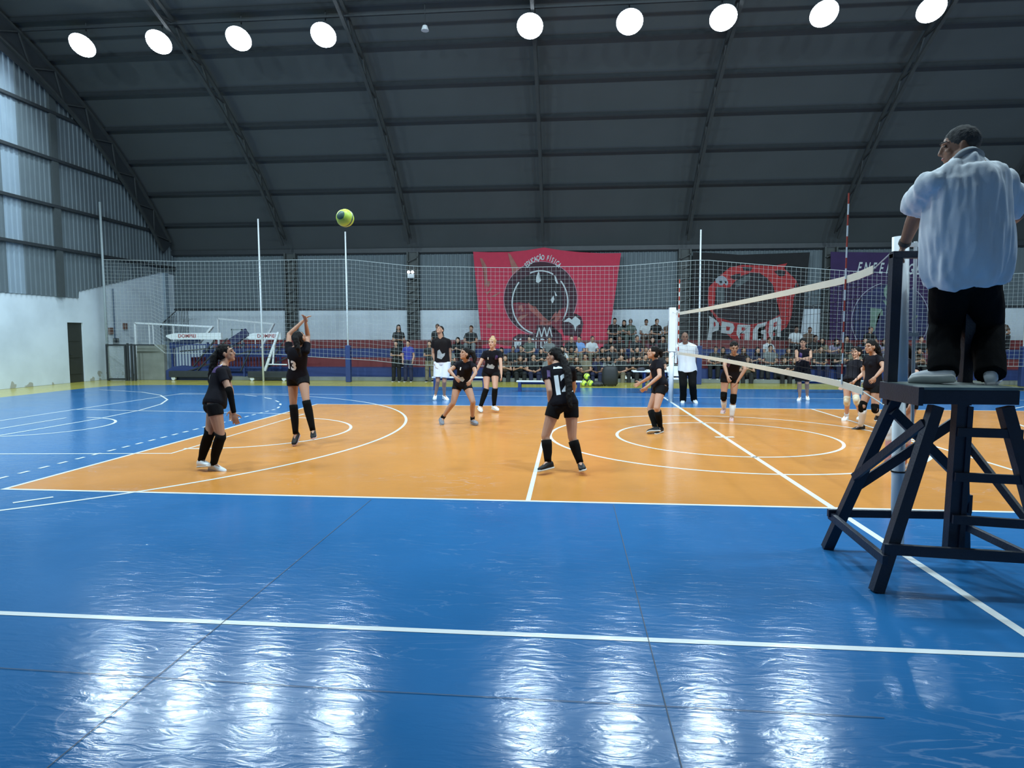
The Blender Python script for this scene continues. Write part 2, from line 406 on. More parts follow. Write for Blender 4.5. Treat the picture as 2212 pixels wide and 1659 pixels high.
corrug(wr, (XR-.02, YF, 0), (XR-.02, YB, 0), lambda u: 3.08, lambda u: roofz(min(YB-.01, max(YF+.01, YF+u)), .02), (-1,0,0), pitch=.4, mi=1)
struct(wr, 'wall_right', [M_WALL, M_SHEET])

# ------------------------------------------------------------------ floodlights
M_LENS = mat('lamp_lens', (.9, .95, 1), .3, emit=(.80, .91, 1.0), estr=60)
M_HOUS = mat('lamp_housing', (.30, .33, .35), .4, .5)
def lamp(x, y, z, label, aim, power):
    t = empty('floodlight', (x, y, z), label, 'floodlight', 'floodlights under the roof')
    q = Matrix.Rotation(aim, 3, 'X'); X_, Y_, Z_ = q @ Vector((1,0,0)), q @ Vector((0,1,0)), q @ Vector((0,0,1))
    m = MB(); m.rings([(Z_*h_, X_, Y_, r_, r_) for h_, r_ in ((.34,.10),(.20,.15),(.12,.30),(0,.40))], 28)
    h = m.build('housing', M_HOUS, t, smooth=True)
    m = MB(); m.tube(-Z_*.05, Vector((0,0,0)), .36, .385, n=28); m.build('lens', M_LENS, t)
    m = MB(); m.tube(Z_*.32, (0, (Z_*.32).y, roofz(y, .1)-z), .02)
    m.build('hanger', M_STEEL, t)
    ld = bpy.data.lights.new('flood', 'AREA'); ld.shape = 'DISK'; ld.size = .7; ld.spread = math.radians(160); ld.energy = power; ld.color = LAMP_C
    lo = bpy.data.objects.new('lamp_light', ld); C.objects.link(lo); lo.parent = t; lo.location = -Z_*.07
    lo.rotation_euler = (aim, 0, 0)
    return t
order = ['first', 'second', 'third', 'fourth', 'fifth', 'sixth', 'seventh', 'eighth', 'ninth']
for i, x in enumerate(LAMPX):
    lamp(x, FAR_Y, LAMP_Z, 'bright white floodlight under the roof, %s of the nine from the left' % order[i], math.radians(-38), LAMP_W)
for i in range(8):
    lamp(-17.5+i*4.6, NEAR_Y, NEAR_Z, 'floodlight under the near half of the roof, %s from the end wall' % order[i], math.radians(44), LAMP_W*1.9)
t = empty('floodlight', (-7.0, FAR_Y, LAMP_Z), 'unlit lamp under the roof in the gap between the fourth and fifth lit floodlights', 'floodlight')
m = MB(); m.tube((0,0,0), (0,0,.14), .12, .07); m.build('housing', M_WHITEP, t); m = MB(); m.tube((0,0,.14), (0,0,roofz(FAR_Y,.1)-LAMP_Z), .015); m.build('hanger', M_STEEL, t)
rl = MB(); rl.box(-20.0, XR-.5, -.03, .03, .30, .36); o = rl.build('cable_tray', M_STEEL); o.location = (0, FAR_Y, LAMP_Z+.2); tag(o, 'thin dark cable rail running along the roof above the lit floodlights', 'cable tray')
# small emergency lamp on the far column
t = empty('emergency_light', (-9.50, 16.74, 4.38), 'small emergency light with two round lamps on the dark far column', 'emergency light')
m = MB(); m.box(-.15, .15, -.05, .05, -.17, .0); m.build('case', M_WHITEP, t, bevel=.01)
M_SMALL = mat('small_lamp', (1,1,1), .3, emit=(1,1,1), estr=7)
for sx in (-1, 1):
    m = MB(); m.tube((sx*.085, -.09, .075), (sx*.085, 0, .075), .065, .05, n=16); m.build('lamp_head', M_SMALL, t)

# ------------------------------------------------------------------ bleachers behind the court
bt = empty('bleachers', (3, 13.1, 0), 'long stepped concrete bleachers painted in red and blue bands against the far wall', 'bleachers')
for k in range(4):
    m = MB(); y0 = .85*k; z1 = .12+.35*(k+1)
    m.box(-21.0, XR-3.02, y0, YB-13.12 if k == 3 else y0+.87, .0 if k == 0 else .12+.35*k-.03, z1)
    m.build('step', [M_BLEB, M_BLER][k % 2], bt)
m = MB(); m.box(-21.0, XR-3.02, -.42, .02, 0, .13); m.build('kerb', M_CONC, bt)
lw = MB(); lw.box(0, 1.1, 0, .18, 0, 1.36); o = lw.build('low_wall', M_CONC); o.location = (-19.25, 12.45, 0); tag(o, 'low grey plastered wall between the gate and the bleachers', 'wall')
bw = MB(); bw.add([(0,0,0),(1.9,0,0),(1.9,0,.42),(.55,0,.55),(.25,0,.5),(0,.0,.36),(0,.35,0),(1.9,.35,0),(1.9,.35,.42),(.55,.35,.55),(.25,.35,.5),(0,.35,.36)],
   [(0,1,2,3,4,5),(11,10,9,8,7,6),(0,6,7,1),(1,7,8,2),(2,8,9,3),(3,9,10,4),(4,10,11,5),(5,11,6,0)])
o = bw.build('ramp_block', M_BLEB); o.location = (-18.13, 12.50, 0); tag(o, 'dark blue sloping block at the left end of the bleachers', 'block')
# ------------------------------------------------------------------ volleyball posts, net, antennas
t = empty('net_post', (0, -5.78, 0), 'white steel net post standing just behind the navy umpire stand', 'net post')
m = MB(); m.tube((-.02,0,0), (-.06,0,1.3), .047, n=16); m.build('lower_tube', M_WHITEP, t, smooth=True)
m = MB(); m.tube((-.055,0,1.2), (-.10,0,2.46), .058, n=16); m.build('upper_tube', M_WHITEP, t, smooth=True)
m = MB(); m.tube((.04,-.02,.95), (.0,-.02,2.42), .013, n=8)
for z in (1.0, 1.7, 2.38): m.box(-.08, .05, -.035, -.005, z, z+.03)
m.build('tension_rod', M_WHITEP, t)
m = MB(); m.tube((-.02,0,0), (-.02,0,.05), .075, .06, n=16); m.build('base_collar', M_WHITEP, t)
m = MB()
for z in (.64,): m.tube((-.04,0,z), (-.04,0,z+.012), .053, n=14)
m.build('cord_wrap', M_BLACKNET, t)
t = empty('net_post', (0, 5.8, 0), 'white padded net post on the far side of the court beside the second official', 'net post')
m = MB(); m.tube((0,0,0), (0,0,1.35), .065, n=16); m.build('lower_tube', M_WHITEP, t, smooth=True)
m = MB(); m.box(-.085, .085, -.08, .08, 1.3, 2.42); m.build('upper_sleeve', M_WHITEP, t, bevel=.015)
m = MB(); m.tube((.11,0,1.0), (.11,0,2.35), .03, n=10); m.build('tension_rod', M_WHITEP, t)

net = empty('volleyball_net', (0, 0, 0), 'black volleyball net with cream top and bottom tapes stretched across the court', 'net')
def ztop(y): return 2.235 - .02*math.cos(y/4.8*PI/2) + (.05*((-4.4-y)/.8)**2 if y < -4.4 else 0)
def zbot(y): return 1.29 - .04*abs((y-2)/6)**2 - (.03*((-4.5-y)/.6) if y < -4.5 else 0)
def tape(name, zf, h, ya, yb):
    m = MB(); k = 40
    for i in range(k):
        a = ya+(yb-ya)*i/k; b = ya+(yb-ya)*(i+1)/k; za, zb2 = zf(a), zf(b)
        m.add([(-.004,a,za-h/2),(-.004,b,zb2-h/2),(-.004,b,zb2+h/2),(-.004,a,za+h/2),(.004,a,za-h/2),(.004,b,zb2-h/2),(.004,b,zb2+h/2),(.004,a,za+h/2)],
              [(0,1,2,3),(7,6,5,4),(3,2,6,7),(0,4,5,1),(0,3,7,4),(1,5,6,2)])
    return m.build(name, M_BAND, net)
tape('top_tape', ztop, .07, -5.13, 5.15); tape('bottom_tape', zbot, .062, -5.03, 4.9)
m = MB(); y = -4.9
while y <= 4.81: m.bar((0,y,zbot(y)), (0,y,ztop(y)), .0032); y += .1
for k in range(1, 10):
    ys = [-4.9+9.7*i/20 for i in range(21)]
    for a, b in zip(ys[:-1], ys[1:]):
        f = k/10; m.bar((0,a,zbot(a)*(1-f)+ztop(a)*f), (0,b,zbot(b)*(1-f)+ztop(b)*f), .0032)
m.build('mesh', M_BLACKNET, net)
m = MB()
for a, b in (((0,-5.13,ztop(-5.13)), (-.09,-5.74,2.40)), ((0,5.15,ztop(5.15)), (0,5.72,2.3)), ((0,-5.03,zbot(-5.03)), (-.05,-5.74,1.1)), ((0,4.9,zbot(4.9)), (0,5.74,1.15))):
    m.tube(a, b, .005, n=6)
m.build('tie_cord', M_CORD, net)
M_RED = mat('antenna_red', (.42, .05, .03), .5)
for y, lb in ((-4.60, 'red and white striped antenna on the near side of the net'), (4.72, 'red and white striped antenna on the far side of the net')):
    t = MB()
    for i in range(18): t.tube((-.012, y, 1.24+i*.1), (-.012, y, 1.34+i*.1), .0075 if y < 0 else .012, n=8, mi=i % 2)
    o = t.build('net_antenna', [M_WHITEP, M_RED]); tag(o, lb, 'antenna', 'net antennas')

# ------------------------------------------------------------------ navy wooden umpire stand
tw = empty('umpire_stand', (0, -6.2, 0), 'navy painted wooden umpire stand with splayed legs and ladder rungs', 'umpire stand')
Yo = 6.2
def P_(x, y, z): return (x, y+Yo, z)
FT = dict(fl=(-.54,-5.74,0), nl=(-.56,-6.62,0), fr=(.51,-5.71,0), nr=(.56,-6.64,0))
TP = dict(fl=(-.235,-6.08,1.24), nl=(-.185,-6.52,1.24), fr=(.215,-6.08,1.24), nr=(.245,-6.52,1.24))
wid = dict(fl=.075, nl=.075, fr=.08, nr=.08)
for k in FT:
    m = MB(); m.bar(P_(*FT[k]), P_(*TP[k]), wid[k], .07, up=(0,1,0)); m.build('leg', M_WOODB, tw, bevel=.004)
def along(k, z):
    f = z/1.24; return Vector(FT[k]).lerp(Vector(TP[k]), f)
def brace(name, a, b, wd=.05, th=.03, off=(0,0,0), ext=.0, up=(0,0,1)):
    a = Vector(a)+Vector(off); b = Vector(b)+Vector(off); d = (b-a).normalized()
    a -= d*ext; b += d*ext
    m = MB(); m.bar(P_(*a), P_(*b), th, wd, up=up); return m.build(name, M_WOODB, tw, bevel=.003)
# low rails: near, far, left, right
brace('rail', along('nl', .30), along('nr', .27), .07, .035, (0,-.05,0), .07)
brace('rail', along('fl', .30), along('fr', .30), .06, .035, (0,.05,0), .09)
brace('rail', along('fl', .27), along('nl', .24), .06, .035, (-.05,0,0), .08)
brace('rail', along('fr', .22), along('nr', .20), .055, .035, (.02,0,0), .03)
# crossed braces of the far, left and near faces
brace('brace', along('fl', 1.16), along('fr', .60), .07, .03, (0,-.04,0))
brace('brace', along('fr', 1.08), along('fl', .50), .07, .03, (0,.04,0))
brace('brace', along('nl', 1.13), along('fl', .62), .055, .03, (-.04,0,0))
brace('brace', along('fr', .90), along('nr', .28), .05, .03, (.05,0,0))
# rungs of the ladder side
m = MB(); m.bar(P_(-.02,-6.47,.20), P_(-.02,-6.50,1.26), .075, .07, up=(0,1,0)); m.bar(P_(.022,-6.50,.22), P_(.022,-6.52,1.24), .035, .05, up=(0,1,0)); m.build('ladder_post', M_WOODB, tw, bevel=.004)
for z in (1.07, .77, .48): brace('rung', Vector((-.05,-6.53,z)), along('nr', z-.005)+Vector((.05,-.02,0)), .06, .03)
for k, z in (('fr', 1.08), ('fr', .42)):
    m = MB(); q = along(k, z); m.box(q.x+.03, q.x+.055, q.y-.04+Yo, q.y+.04+Yo, z-.07, z+.07); m.build('cleat', M_WOODB, tw)
m = MB(); m.box(-.283, .315, -6.55+Yo, -6.03+Yo, 1.255, 1.348); m.build('platform_frame', M_WOODB, tw, bevel=.004)
m = MB()
for i in range(4): m.box(-.284, .33, -6.56+Yo+i*.135, -6.56+Yo+i*.135+.128, 1.35, 1.368)
m.build('platform_boards', M_TREAD, tw)
m = MB(); m.box(-.318, -.286, -6.56+Yo, -6.02+Yo, 1.245, 1.368); m.build('platform_edge', M_WOODB, tw, bevel=.003)
for x in (-.255, .265):
    m = MB(); m.box(x-.035, x+.035, -6.08+Yo, -6.01+Yo, 1.20, 2.30); m.build('handrail_post', M_WOODB, tw, bevel=.004)
m = MB(); m.box(-.29, .30, -6.085+Yo, -6.02+Yo, 2.265, 2.315); m.build('handrail', M_WOODB, tw, bevel=.004)

# ------------------------------------------------------------------ safety net, its poles
tops = [(-20.2,4.57),(-17.3,4.46),(-14.03,4.46),(-10.7,4.48),(-8.27,4.2),(-4.76,4.12),(-.85,4.14),(1.93,4.32),(4.8,4.07),(6.94,3.88),(10.8,3.72),(12.6,3.78),(15.5,3.6),(18.2,4.2),(21,3.9)]
bots = [(-20.2,1.42),(-18.2,1.42),(-18.0,1.05),(-13.4,1.02),(-11.62,.9),(-9.87,.81),(-8.3,.64),(-4.76,.61),(.97,.68),(6.45,.67),(21,.7)]
def interp(t_, x):
    for (a, za), (b, zb2) in zip(t_[:-1], t_[1:]):
        if x <= b: return za+(zb2-za)*(x-a)/(b-a)
    return t_[-1][1]
sn = MB(); NY = 12.0
def sway(x, z): return .05*math.sin(x*1.3+z*.6)
x = -20.15; g = .155
while x < 21:
    zt, zb_ = interp(tops, x), interp(bots, x); kz = 6
    for i in range(kz):
        za = zb_+(zt-zb_)*i/kz; zc = zb_+(zt-zb_)*(i+1)/kz
        sn.bar((x, sway(x, za), za), (x, sway(x, zc), zc), .0050)
    x += g
nz_ = 24
for j in range(nz_+1):
    x = -20.15
    while x < 20.7:
        f = j/nz_; xb = x+.465
        za = interp(bots, x)*(1-f)+interp(tops, x)*f; zb_ = interp(bots, xb)*(1-f)+interp(tops, xb)*f
        r = .016 if j in (0, nz_) else .0050
        sn.bar((x, sway(x, za), za), (xb, sway(xb, zb_), zb_), r)
        x = xb
M_NET = mat('white_cord', (.40, .45, .45), .8)
o = sn.build('safety_net', M_NET); o.location = (0, NY, 0); tag(o, 'tall pale mesh safety net hanging between the court and the bleachers', 'safety net')
for x, h, r, lb, pad in ((-20.15, 6.7, .05, 'tall grey net pole at the far left beside the end wall gate', 0), (-14.0, 5.98, .035, 'white net pole rising left of the leaping player', 0),
                  (-10.72, 5.47, .033, 'white net pole with navy padded foot right of the leaping player', 1), (1.92, 5.36, .033, 'white net pole just right of the far net post', 1), (12.6, 5.5, .035, 'net pole behind the umpire on the stand', 1)):
    t = empty('safety_net_pole', (x, NY+.05, 0), lb, 'net pole', 'poles of the safety net')
    m = MB(); m.tube((0,0,0), (-.03,0,h), r, r*.8, n=10); m.build('tube', M_WHITEP if x > -20 else mat('grey_paint', (.3,.36,.38), .5), t, smooth=True)
    if pad: m = MB(); m.box(-.09,.09,-.09,.09,0,1.35); m.build('foot_pad', M_BLEB, t, bevel=.02)

# gate beside the end wall
t = empty('gate', (-20.1, 11.95, 0), 'grey mesh gate in a dark frame standing against the end wall', 'gate')
m = MB()
for x in (.0, .74): m.box(x-.03, x+.03, -.03, .03, 0, 1.38)
for z in (.06, 1.35): m.box(0, .74, -.025, .025, z-.03, z+.03)
m.build('frame', M_STEEL, t)
m = MB(); x = .05
while x < .72: m.bar((x,0,.08), (x,0,1.33), .006); x += .045
for i in range(28): m.bar((.02,0,.1+i*.045), (.72,0,.1+i*.045), .006)
m.build('mesh', M_CORD, t)
for i, x in enumerate((.84, .99, 1.12)):
    m = MB(); m.box(x-.03, x+.03, -.03, .03, 0, 1.42-.02*i); m.build('post', M_STEEL, t)
m = MB(); m.box(.74, 1.9, -.02, .02, 1.33, 1.38); m.build('top_rail', M_STEEL, t)
t = MB()
for a in ((-20.58,12.72,1.76),(-20.58,13.55,1.95)): t = MB(); t.box(0,.04,0,.22,0,.26); o = t.build('wall_notice', mat('brown_card', (.16,.09,.07), .7)); o.location = a; tag(o, 'small brown notice on the end wall, %s' % ('nearer the gate pole' if a[1] < 13 else 'right of the other and higher'), 'notice')
t = MB(); t.tube((0,0,0), (0,0,2.05), .025); o = t.build('conduit', mat('blue_conduit', (.05,.09,.16), .5)); o.location = (-20.55, 13.02, 1.5); tag(o, 'thin blue vertical conduit on the end wall right of the grey pole', 'pipe')
t = MB(); t.box(0,.12,0,.18,0,.22); o = t.build('junction_box', M_STEEL); o.location = (-20.58, 12.95, 1.38); tag(o, 'small dark box at the foot of the wall conduit', 'box')

# front railing of the bleachers at the left
t = empty('railing', (-18.0, 12.75, 0), 'navy metal bar railing in front of the bleachers at the left', 'railing')
m = MB(); x = 0
while x < 4.4: m.box(x-.012, x+.012, -.012, .012, .45, 1.36); x += .125
m.build('bars', M_BLUEMETAL, t)
m = MB()
for z in (.48, 1.36): m.box(-.05, 4.4, -.025, .025, z-.025, z+.025)
m.build('rails', M_BLUEMETAL, t)
for x in (0, 1.45, 2.9, 4.35): m = MB(); m.box(x-.035, x+.035, -.035, .035, .0, 1.45); m.build('post', M_BLUEMETAL, t)
m = MB(); m.add([(-.1,0,1.2),(1.1,0,1.45),(1.1,0,1.72),(.5,0,1.55),(-.1,0,1.42),(-.1,.1,1.2),(1.1,.1,1.45),(1.1,.1,1.72),(.5,.1,1.55),(-.1,.1,1.42)],
      [(0,1,2,3,4),(9,8,7,6,5),(0,5,6,1),(1,6,7,2),(2,7,8,3),(3,8,9,4),(4,9,5,0)]); m.build('blue_panel', M_BLEB, t)
t = empty('stair_railing', (-20.1, 16.0, 0), 'dark barred stair railing climbing in the far left corner', 'railing')
m = MB()
for i in range(16):
    x = -.35+i*.075; zt = 2.3+max(0, min(1, (i-1)/9))*.55; m.box(x-.01, x+.01, -.01, .01, 1.45, zt)
m.build('bars', M_STEEL, t)
m = MB(); m.bar((-.4,0,2.25), (.35,0,2.88), .04); m.bar((.35,0,2.88), (.85,0,2.88), .04); m.bar((-.9,-.1,1.4), (-.4,0,2.25), .04); m.build('handrail', M_STEEL, t)
for x in (-1.05, -.8, -.55): m = MB(); m.box(x-.05, x+.05, -.02, .02, 1.2, 2.0+(x+1.05)*.3); m.build('panel_bar', M_STEEL, t)

# goals and basketball stands stored behind the net
def goal(x0, z0, x1, z1, y, zb0, lb, inner=()):
    t = empty('goal_frame', (x0, y, 0), lb, 'goal', 'white goal frames stored by the bleachers')
    m = MB(); m.bar((0,0,z0), (x1-x0,0,z1), .065); m.build('crossbar', M_WHITEP, t)
    m = MB(); m.bar((0,0,zb0), (0,0,z0), .065); m.build('post', M_WHITEP, t)
    m = MB(); m.bar((x1-x0-.52,0,zb0+ (0 if zb0>.5 else 1.42)), (x1-x0+.05,0,z1+.02), .13, .07); m.build('slanted_post', M_WHITEP, t)
    for xx, ww in inner:
        m = MB(); m.bar((xx-x0,.02,zb0), (xx-x0,.02,z0+(z1-z0)*(xx-x0)/(x1-x0)), ww); m.build('stay', M_WHITEP, t)
goal(-19.6, 2.20, -16.46, 2.05, 12.92, .0, 'white goal frame at the left, its post standing behind the low grey wall', ((-19.04,.04),(-18.88,.035),(-18.05,.04)))
goal(-17.4, 2.42, -15.0, 2.2, 15.05, 1.19, 'white goal frame farther back on the bleacher steps, left of the dark column', ((-15.8,.03),))
def hoop_stand(x, y, L_, lb, txt):
    t = empty('basketball_stand', (x, y, 0), lb, 'basketball stand', 'folded basketball stands by the bleachers')
    m = MB(); m.add([(0,-.06,1.66),(.18,-.06,1.56),(L_,-.06,1.56),(L_,-.06,1.82),(.35,-.06,1.80),(.0,-.06,1.72),(0,.06,1.66),(.18,.06,1.56),(L_,.06,1.56),(L_,.06,1.82),(.35,.06,1.80),(.0,.06,1.72)],
      [(0,1,2,3,4,5),(11,10,9,8,7,6),(0,6,7,1),(1,7,8,2),(2,8,9,3),(3,9,10,4),(4,10,11,5),(5,11,6,0)]); m.build('padded_arm', M_WHITEP, t)
    me = text_mesh(txt, .19, .003); o = bpy.data.objects.new('lettering', me); C.objects.link(o); me.materials.append(mat('red_ink', (.35,.05,.05), .6)); o.parent = t; o.location = (.85, -.066, 1.69); o.rotation_euler = (PI/2, 0, 0)
    m = MB()
    for a, b in (((L_*.9,0,1.6),(L_*.35,.1,.30)), ((L_*.3,0,.30),(L_*1.5,.1,1.15)), ((L_*.2,.1,1.1),(L_*1.4,.1,1.35)), ((L_*.5,0,.3),(L_*1.1,0,1.6)), ((L_*1.3,.1,.35),(L_*1.5,.1,1.2))): m.bar(a, b, .045)
    m.build('folding_linkage', M_STEEL, t)
    m = MB(); m.box(.1, L_+.25, -.14, .1, .12, .36); m.build('ballast_base', M_STEEL, t, bevel=.02)
    m = MB()
    for xx in (.25, L_+.1): m.tube((xx,-.1,.08), (xx,0,.08), .08, n=14)
    m.build('wheels', M_WHITEP, t)
    return t
hoop_stand(-18.0, 12.45, 2.2, 'folded basketball stand with a white padded arm, left one near the gate', 'DOMPIEI')
t = hoop_stand(-14.85, 12.45, 1.4, 'folded basketball stand with a white padded arm, right one beside the leaping player', 'DOMPIEI')
m = MB(); m.bar((-.55,-.05,1.45), (.10,-.05,1.85), .30, .12, up=(0,1,0)); m.build('navy_pad', mat('navy_pad', (.02,.025,.08), .6), t, bevel=.03)
m = MB(); m.bar((1.35,-.12,1.84), (1.15,-.12,1.32), .075); m.bar((1.15,-.12,1.32), (.78,-.12,.38), .085); m.bar((1.17,-.12,1.3), (1.10,-.12,.64), .05); m.bar((.86,-.12,.63), (1.65,-.12,.62), .04); m.build('white_brace', M_WHITEP, t)
m = MB(); m.box(-1.95,-1.9,1.2,1.25,1.15,2.0); m.box(-1.5,-1.45,1.2,1.25,1.15,1.98); m.box(-1.95,-1.45,1.2,1.25,1.93,1.98); o = m.build('backboard_frame', mat('grey_paint', (.3,.36,.38), .5)); o.location = (-14.85, 13.75, 0); tag(o, 'small grey upright frame on the steps under the farther white goal', 'frame')

# ------------------------------------------------------------------ benches, score table, chair, bags and balls
M_TOPW = mat('white_board', (.72,.75,.74), .5)
def bench(x0, x1, y, h, lb, thin=False):
    t = empty('bench', ((x0+x1)/2, y, 0), lb, 'bench', 'low benches along the far side of the court'); hx = (x1-x0)/2
    m = MB(); m.box(-hx, hx, -.14, .14, h-.035, h); m.build('seat', M_TOPW if not thin else M_CORD, t, bevel=.006)
    for sx in (-1, 1):
        m = MB(); r = .02 if thin else .045
        for sy in (-.1, .1): m.box(sx*(hx-.1)-r, sx*(hx-.1)+r, sy-r, sy+r, 0, h-.035)
        m.box(sx*(hx-.1)-r, sx*(hx-.1)+r, -.1, .1, h-.12, h-.06); m.build('leg', M_BLUEMETAL, t)
    m = MB(); m.box(-hx+.1, hx-.1, -.02, .02, h-.11, h-.05); m.build('apron', M_BLUEMETAL, t)
bench(-4.22, -2.23, 8.6, .33, 'white topped low bench behind the player with the number on her back')
bench(-6.9, -5.15, 8.9, .42, 'white topped low bench behind the blonde player')
bench(4.2, 6.1, 9.0, .38, 'thin legged low bench behind the net at the right', True)
t = empty('score_table', (-.17, 8.6, 0), 'small white topped score table behind the player with joined hands', 'table')
m = MB(); m.box(-.55, .55, -.28, .28, .62, .655); m.build('tabletop', M_TOPW, t, bevel=.008)
for sx in (-1, 1):
    for sy in (-1, 1): m = MB(); m.box(sx*.20-.022+ (0 if sx<0 else .2), sx*.20+.022+(0 if sx<0 else .2), sy*.2-.02, sy*.2+.02, 0, .62); m.build('leg', M_BLUEMETAL, t)
m = MB(); m.rings([(Vector((0,0,.0)),Vector((1,0,0)),Vector((0,1,0)),.12,.09),(Vector((0,0,.05)),Vector((1,0,0)),Vector((0,1,0)),.13,.1),(Vector((.04,0,.10)),Vector((1,0,0)),Vector((0,1,0)),.05,.05)],14)
o = m.build('cap', mat('dark_cap', (.02,.02,.03), .7)); o.location = (-.48, 8.5, .657); tag(o, 'dark cap lying on the left end of the score table', 'cap')
m = MB(); m.box(-.09,.09,-.1,.1,0,.03); o = m.build('score_pad', M_TOPW); o.location = (-.22, 8.5, .658); tag(o, 'white score pad on the score table', 'score pad')
t = empty('plastic_chair', (.52, 8.3, 0), 'white plastic chair partly hidden behind the far net post', 'chair')
m = MB(); m.box(-.21,.21,-.2,.2,.42,.455); m.build('seat', M_TOPW, t, bevel=.01)
m = MB(); m.rings([(Vector((sx*.24,.2,z)),Vector((1,0,0)),Vector((0,1,0)),.0,.0) for sx, z in ()] or [(Vector((0,.22,.50)),Vector((1,0,0)),Vector((0,1,0)),.20,.02),(Vector((0,.24,.66)),Vector((1,0,0)),Vector((0,1,0)),.22,.022),(Vector((0,.25,.76)),Vector((1,0,0)),Vector((0,1,0)),.24,.024),(Vector((0,.25,.80)),Vector((1,0,0)),Vector((0,1,0)),.17,.02)],16,p=4); m.build('backrest', M_TOPW, t)
for sx in (-1,1):
    m = MB(); m.box(sx*.24-.025, sx*.24+.025, -.2, .22, .63, .66); m.bar((sx*.23,-.19,.64),(sx*.2,-.17,.44), .03); m.build('armrest', M_TOPW, t)
    for sy in (-1,1): m = MB(); m.bar((sx*.22,sy*.21,0),(sx*.18,sy*.17,.43), .035); m.build('leg', M_BLUEMETAL, t)
t = empty('wheeled_bag', (-1.23, 10.95, 0), 'big black wheeled bag standing by the yellow line below the crowd', 'bag')
m = MB(); R = [(Vector((0,0,z)), Vector((1,0,0)), Vector((0,1,0)), a, b) for z, a, b in ((.03,.22,.14),(.08,.26,.17),(.3,.27,.18),(.55,.26,.17),(.66,.21,.14),(.69,.12,.08))]
m.rings(R, 20, p=3); m.build('body', mat('black_nylon', (.018,.02,.022), .6, bump=.3), t, smooth=True)
m = MB(); m.tube((-.1,.1,.66),(-.1,.1,.80),.012); m.tube((.1,.1,.66),(.1,.1,.80),.012); m.tube((-.1,.1,.8),(.1,.1,.8),.015); m.build('handle', M_STEEL, t)
m = MB(); m.tube((-.2,.0,.06),(-.16,.0,.06),.06); m.tube((.16,.0,.06),(.2,.0,.06),.06); m.build('wheels', M_STEEL, t)
def ball_mat():
    m = bpy.data.materials.new('volleyball'); m.use_nodes = True; nt = m.node_tree; N = nt.nodes; L = nt.links; b = N['Principled BSDF']
    tc = N.new('ShaderNodeTexCoord'); wv = N.new('ShaderNodeTexWave'); wv.inputs['Scale'].default_value = 3.2; wv.inputs['Distortion'].default_value = 2.5; wv.inputs['Detail'].default_value = 0
    mp = N.new('ShaderNodeMapping'); mp.inputs['Rotation'].default_value = (.5, .4, 1.0); L.new(tc.outputs['Object'], mp.inputs[0]); L.new(mp.outputs[0], wv.inputs['Vector'])
    cr = N.new('ShaderNodeValToRGB'); cr.color_ramp.interpolation = 'CONSTANT'; e = cr.color_ramp.elements
    e[0].color = (.05,.12,.10,1); e[1].position = .12; e[1].color = (.60,.80,.09,1)
    L.new(wv.outputs['Fac'], cr.inputs[0]); L.new(cr.outputs[0], b.inputs['Base Color']); b.inputs['Roughness'].default_value = .45; MATS['volleyball'] = m; return m
M_BALL = ball_mat()
def ball(x, y, z, lb, grp=None):
    t = MB(); t.ell((0,0,0), (.105,.105,.105), n=28, m=18); o = t.build('volleyball', M_BALL, smooth=True)
    bm = bmesh.new(); bm.from_mesh(o.data)   # panel seams pressed in along great circles
    for v in bm.verts:
        c = v.co/.105
        for pl in ((1,.0,.0),(0,1,0),(0,0,1),(.7,.7,0),(0,.7,.7),(.7,0,.7)):
            if abs(c.dot(Vector(pl).normalized())) < .045: v.co *= .985
    bm.to_mesh(o.data); bm.free(); o.location = (x, y, z); o.rotation_euler = (x, y, .3); tag(o, lb, 'ball', grp); return o
ball(-5.27, -3.47, 3.095, 'yellow-green volleyball flying high above the court')
ball(-2.02, 10.8, .335, 'yellow-green volleyball on top of the small pile by the far bench', 'spare volleyballs')
ball(-2.12, 10.75, .106, 'yellow-green volleyball at the front left of the small pile by the far bench', 'spare volleyballs')
ball(-1.90, 10.83, .106, 'yellow-green volleyball at the right of the small pile by the far bench', 'spare volleyballs')
m = MB(); m.rings([(Vector((0,0,z)), Vector((1,0,0)), Vector((0,1,0)), a, b) for z, a, b in ((.01,.20,.13),(.07,.23,.15),(.14,.17,.11),(.17,.06,.05))], 18)
o = remesh(m, 'ball_bag', mat('black_nylon', (.018,.02,.022)), voxel=.012, wr=.012, wrs=(14,14,14)); o.location = (-1.66, 10.9, 0); tag(o, 'slumped black ball bag lying beside the yellow-green volleyballs', 'bag')
m = MB(); m.box(-.17,.17,-.1,.1,0,.08); m.box(-.1,.1,-.07,.07,.08,.13); o = m.build('white_box', M_TOPW, bevel=.01); o.location = (-.52, 12.7, .131); tag(o, 'white flat box on the kerb between the black bag and the score table', 'box')

# ------------------------------------------------------------------ banners on the far wall
def cloth(name, pts, y, m, wave=.02, label=None, cat='banner', seed=0.0):
    """sheet filling the outline given by its top and bottom edges, softly rippled"""
    top, bot = pts; me = MB(); nu, nv = 40, 24; vs = []
    def ev(e, t_):
        k = t_*(len(e)-1); i = min(int(k), len(e)-2); f = k-i
        return Vector((e[i][0]+(e[i+1][0]-e[i][0])*f, 0, e[i][1]+(e[i+1][1]-e[i][1])*f))
    for s_ in (0, 1):
        for j in range(nv+1):
            for i in range(nu+1):
                a = ev(top, i/nu); b = ev(bot, i/nu); p = a.lerp(b, j/nv)
                vs.append((p.x, y+s_*.006+wave*math.sin(i*.55+seed+j*.12)*(.3+.7*j/nv), p.z))
    W_ = nu+1; off = W_*(nv+1); fs = []
    for j in range(nv):
        for i in range(nu):
            q = (j*W_+i, j*W_+i+1, (j+1)*W_+i+1, (j+1)*W_+i); fs.append(q); fs.append(tuple(off+k for k in reversed(q)))
    me.add(vs, fs); return me.build(name, m, smooth=True)
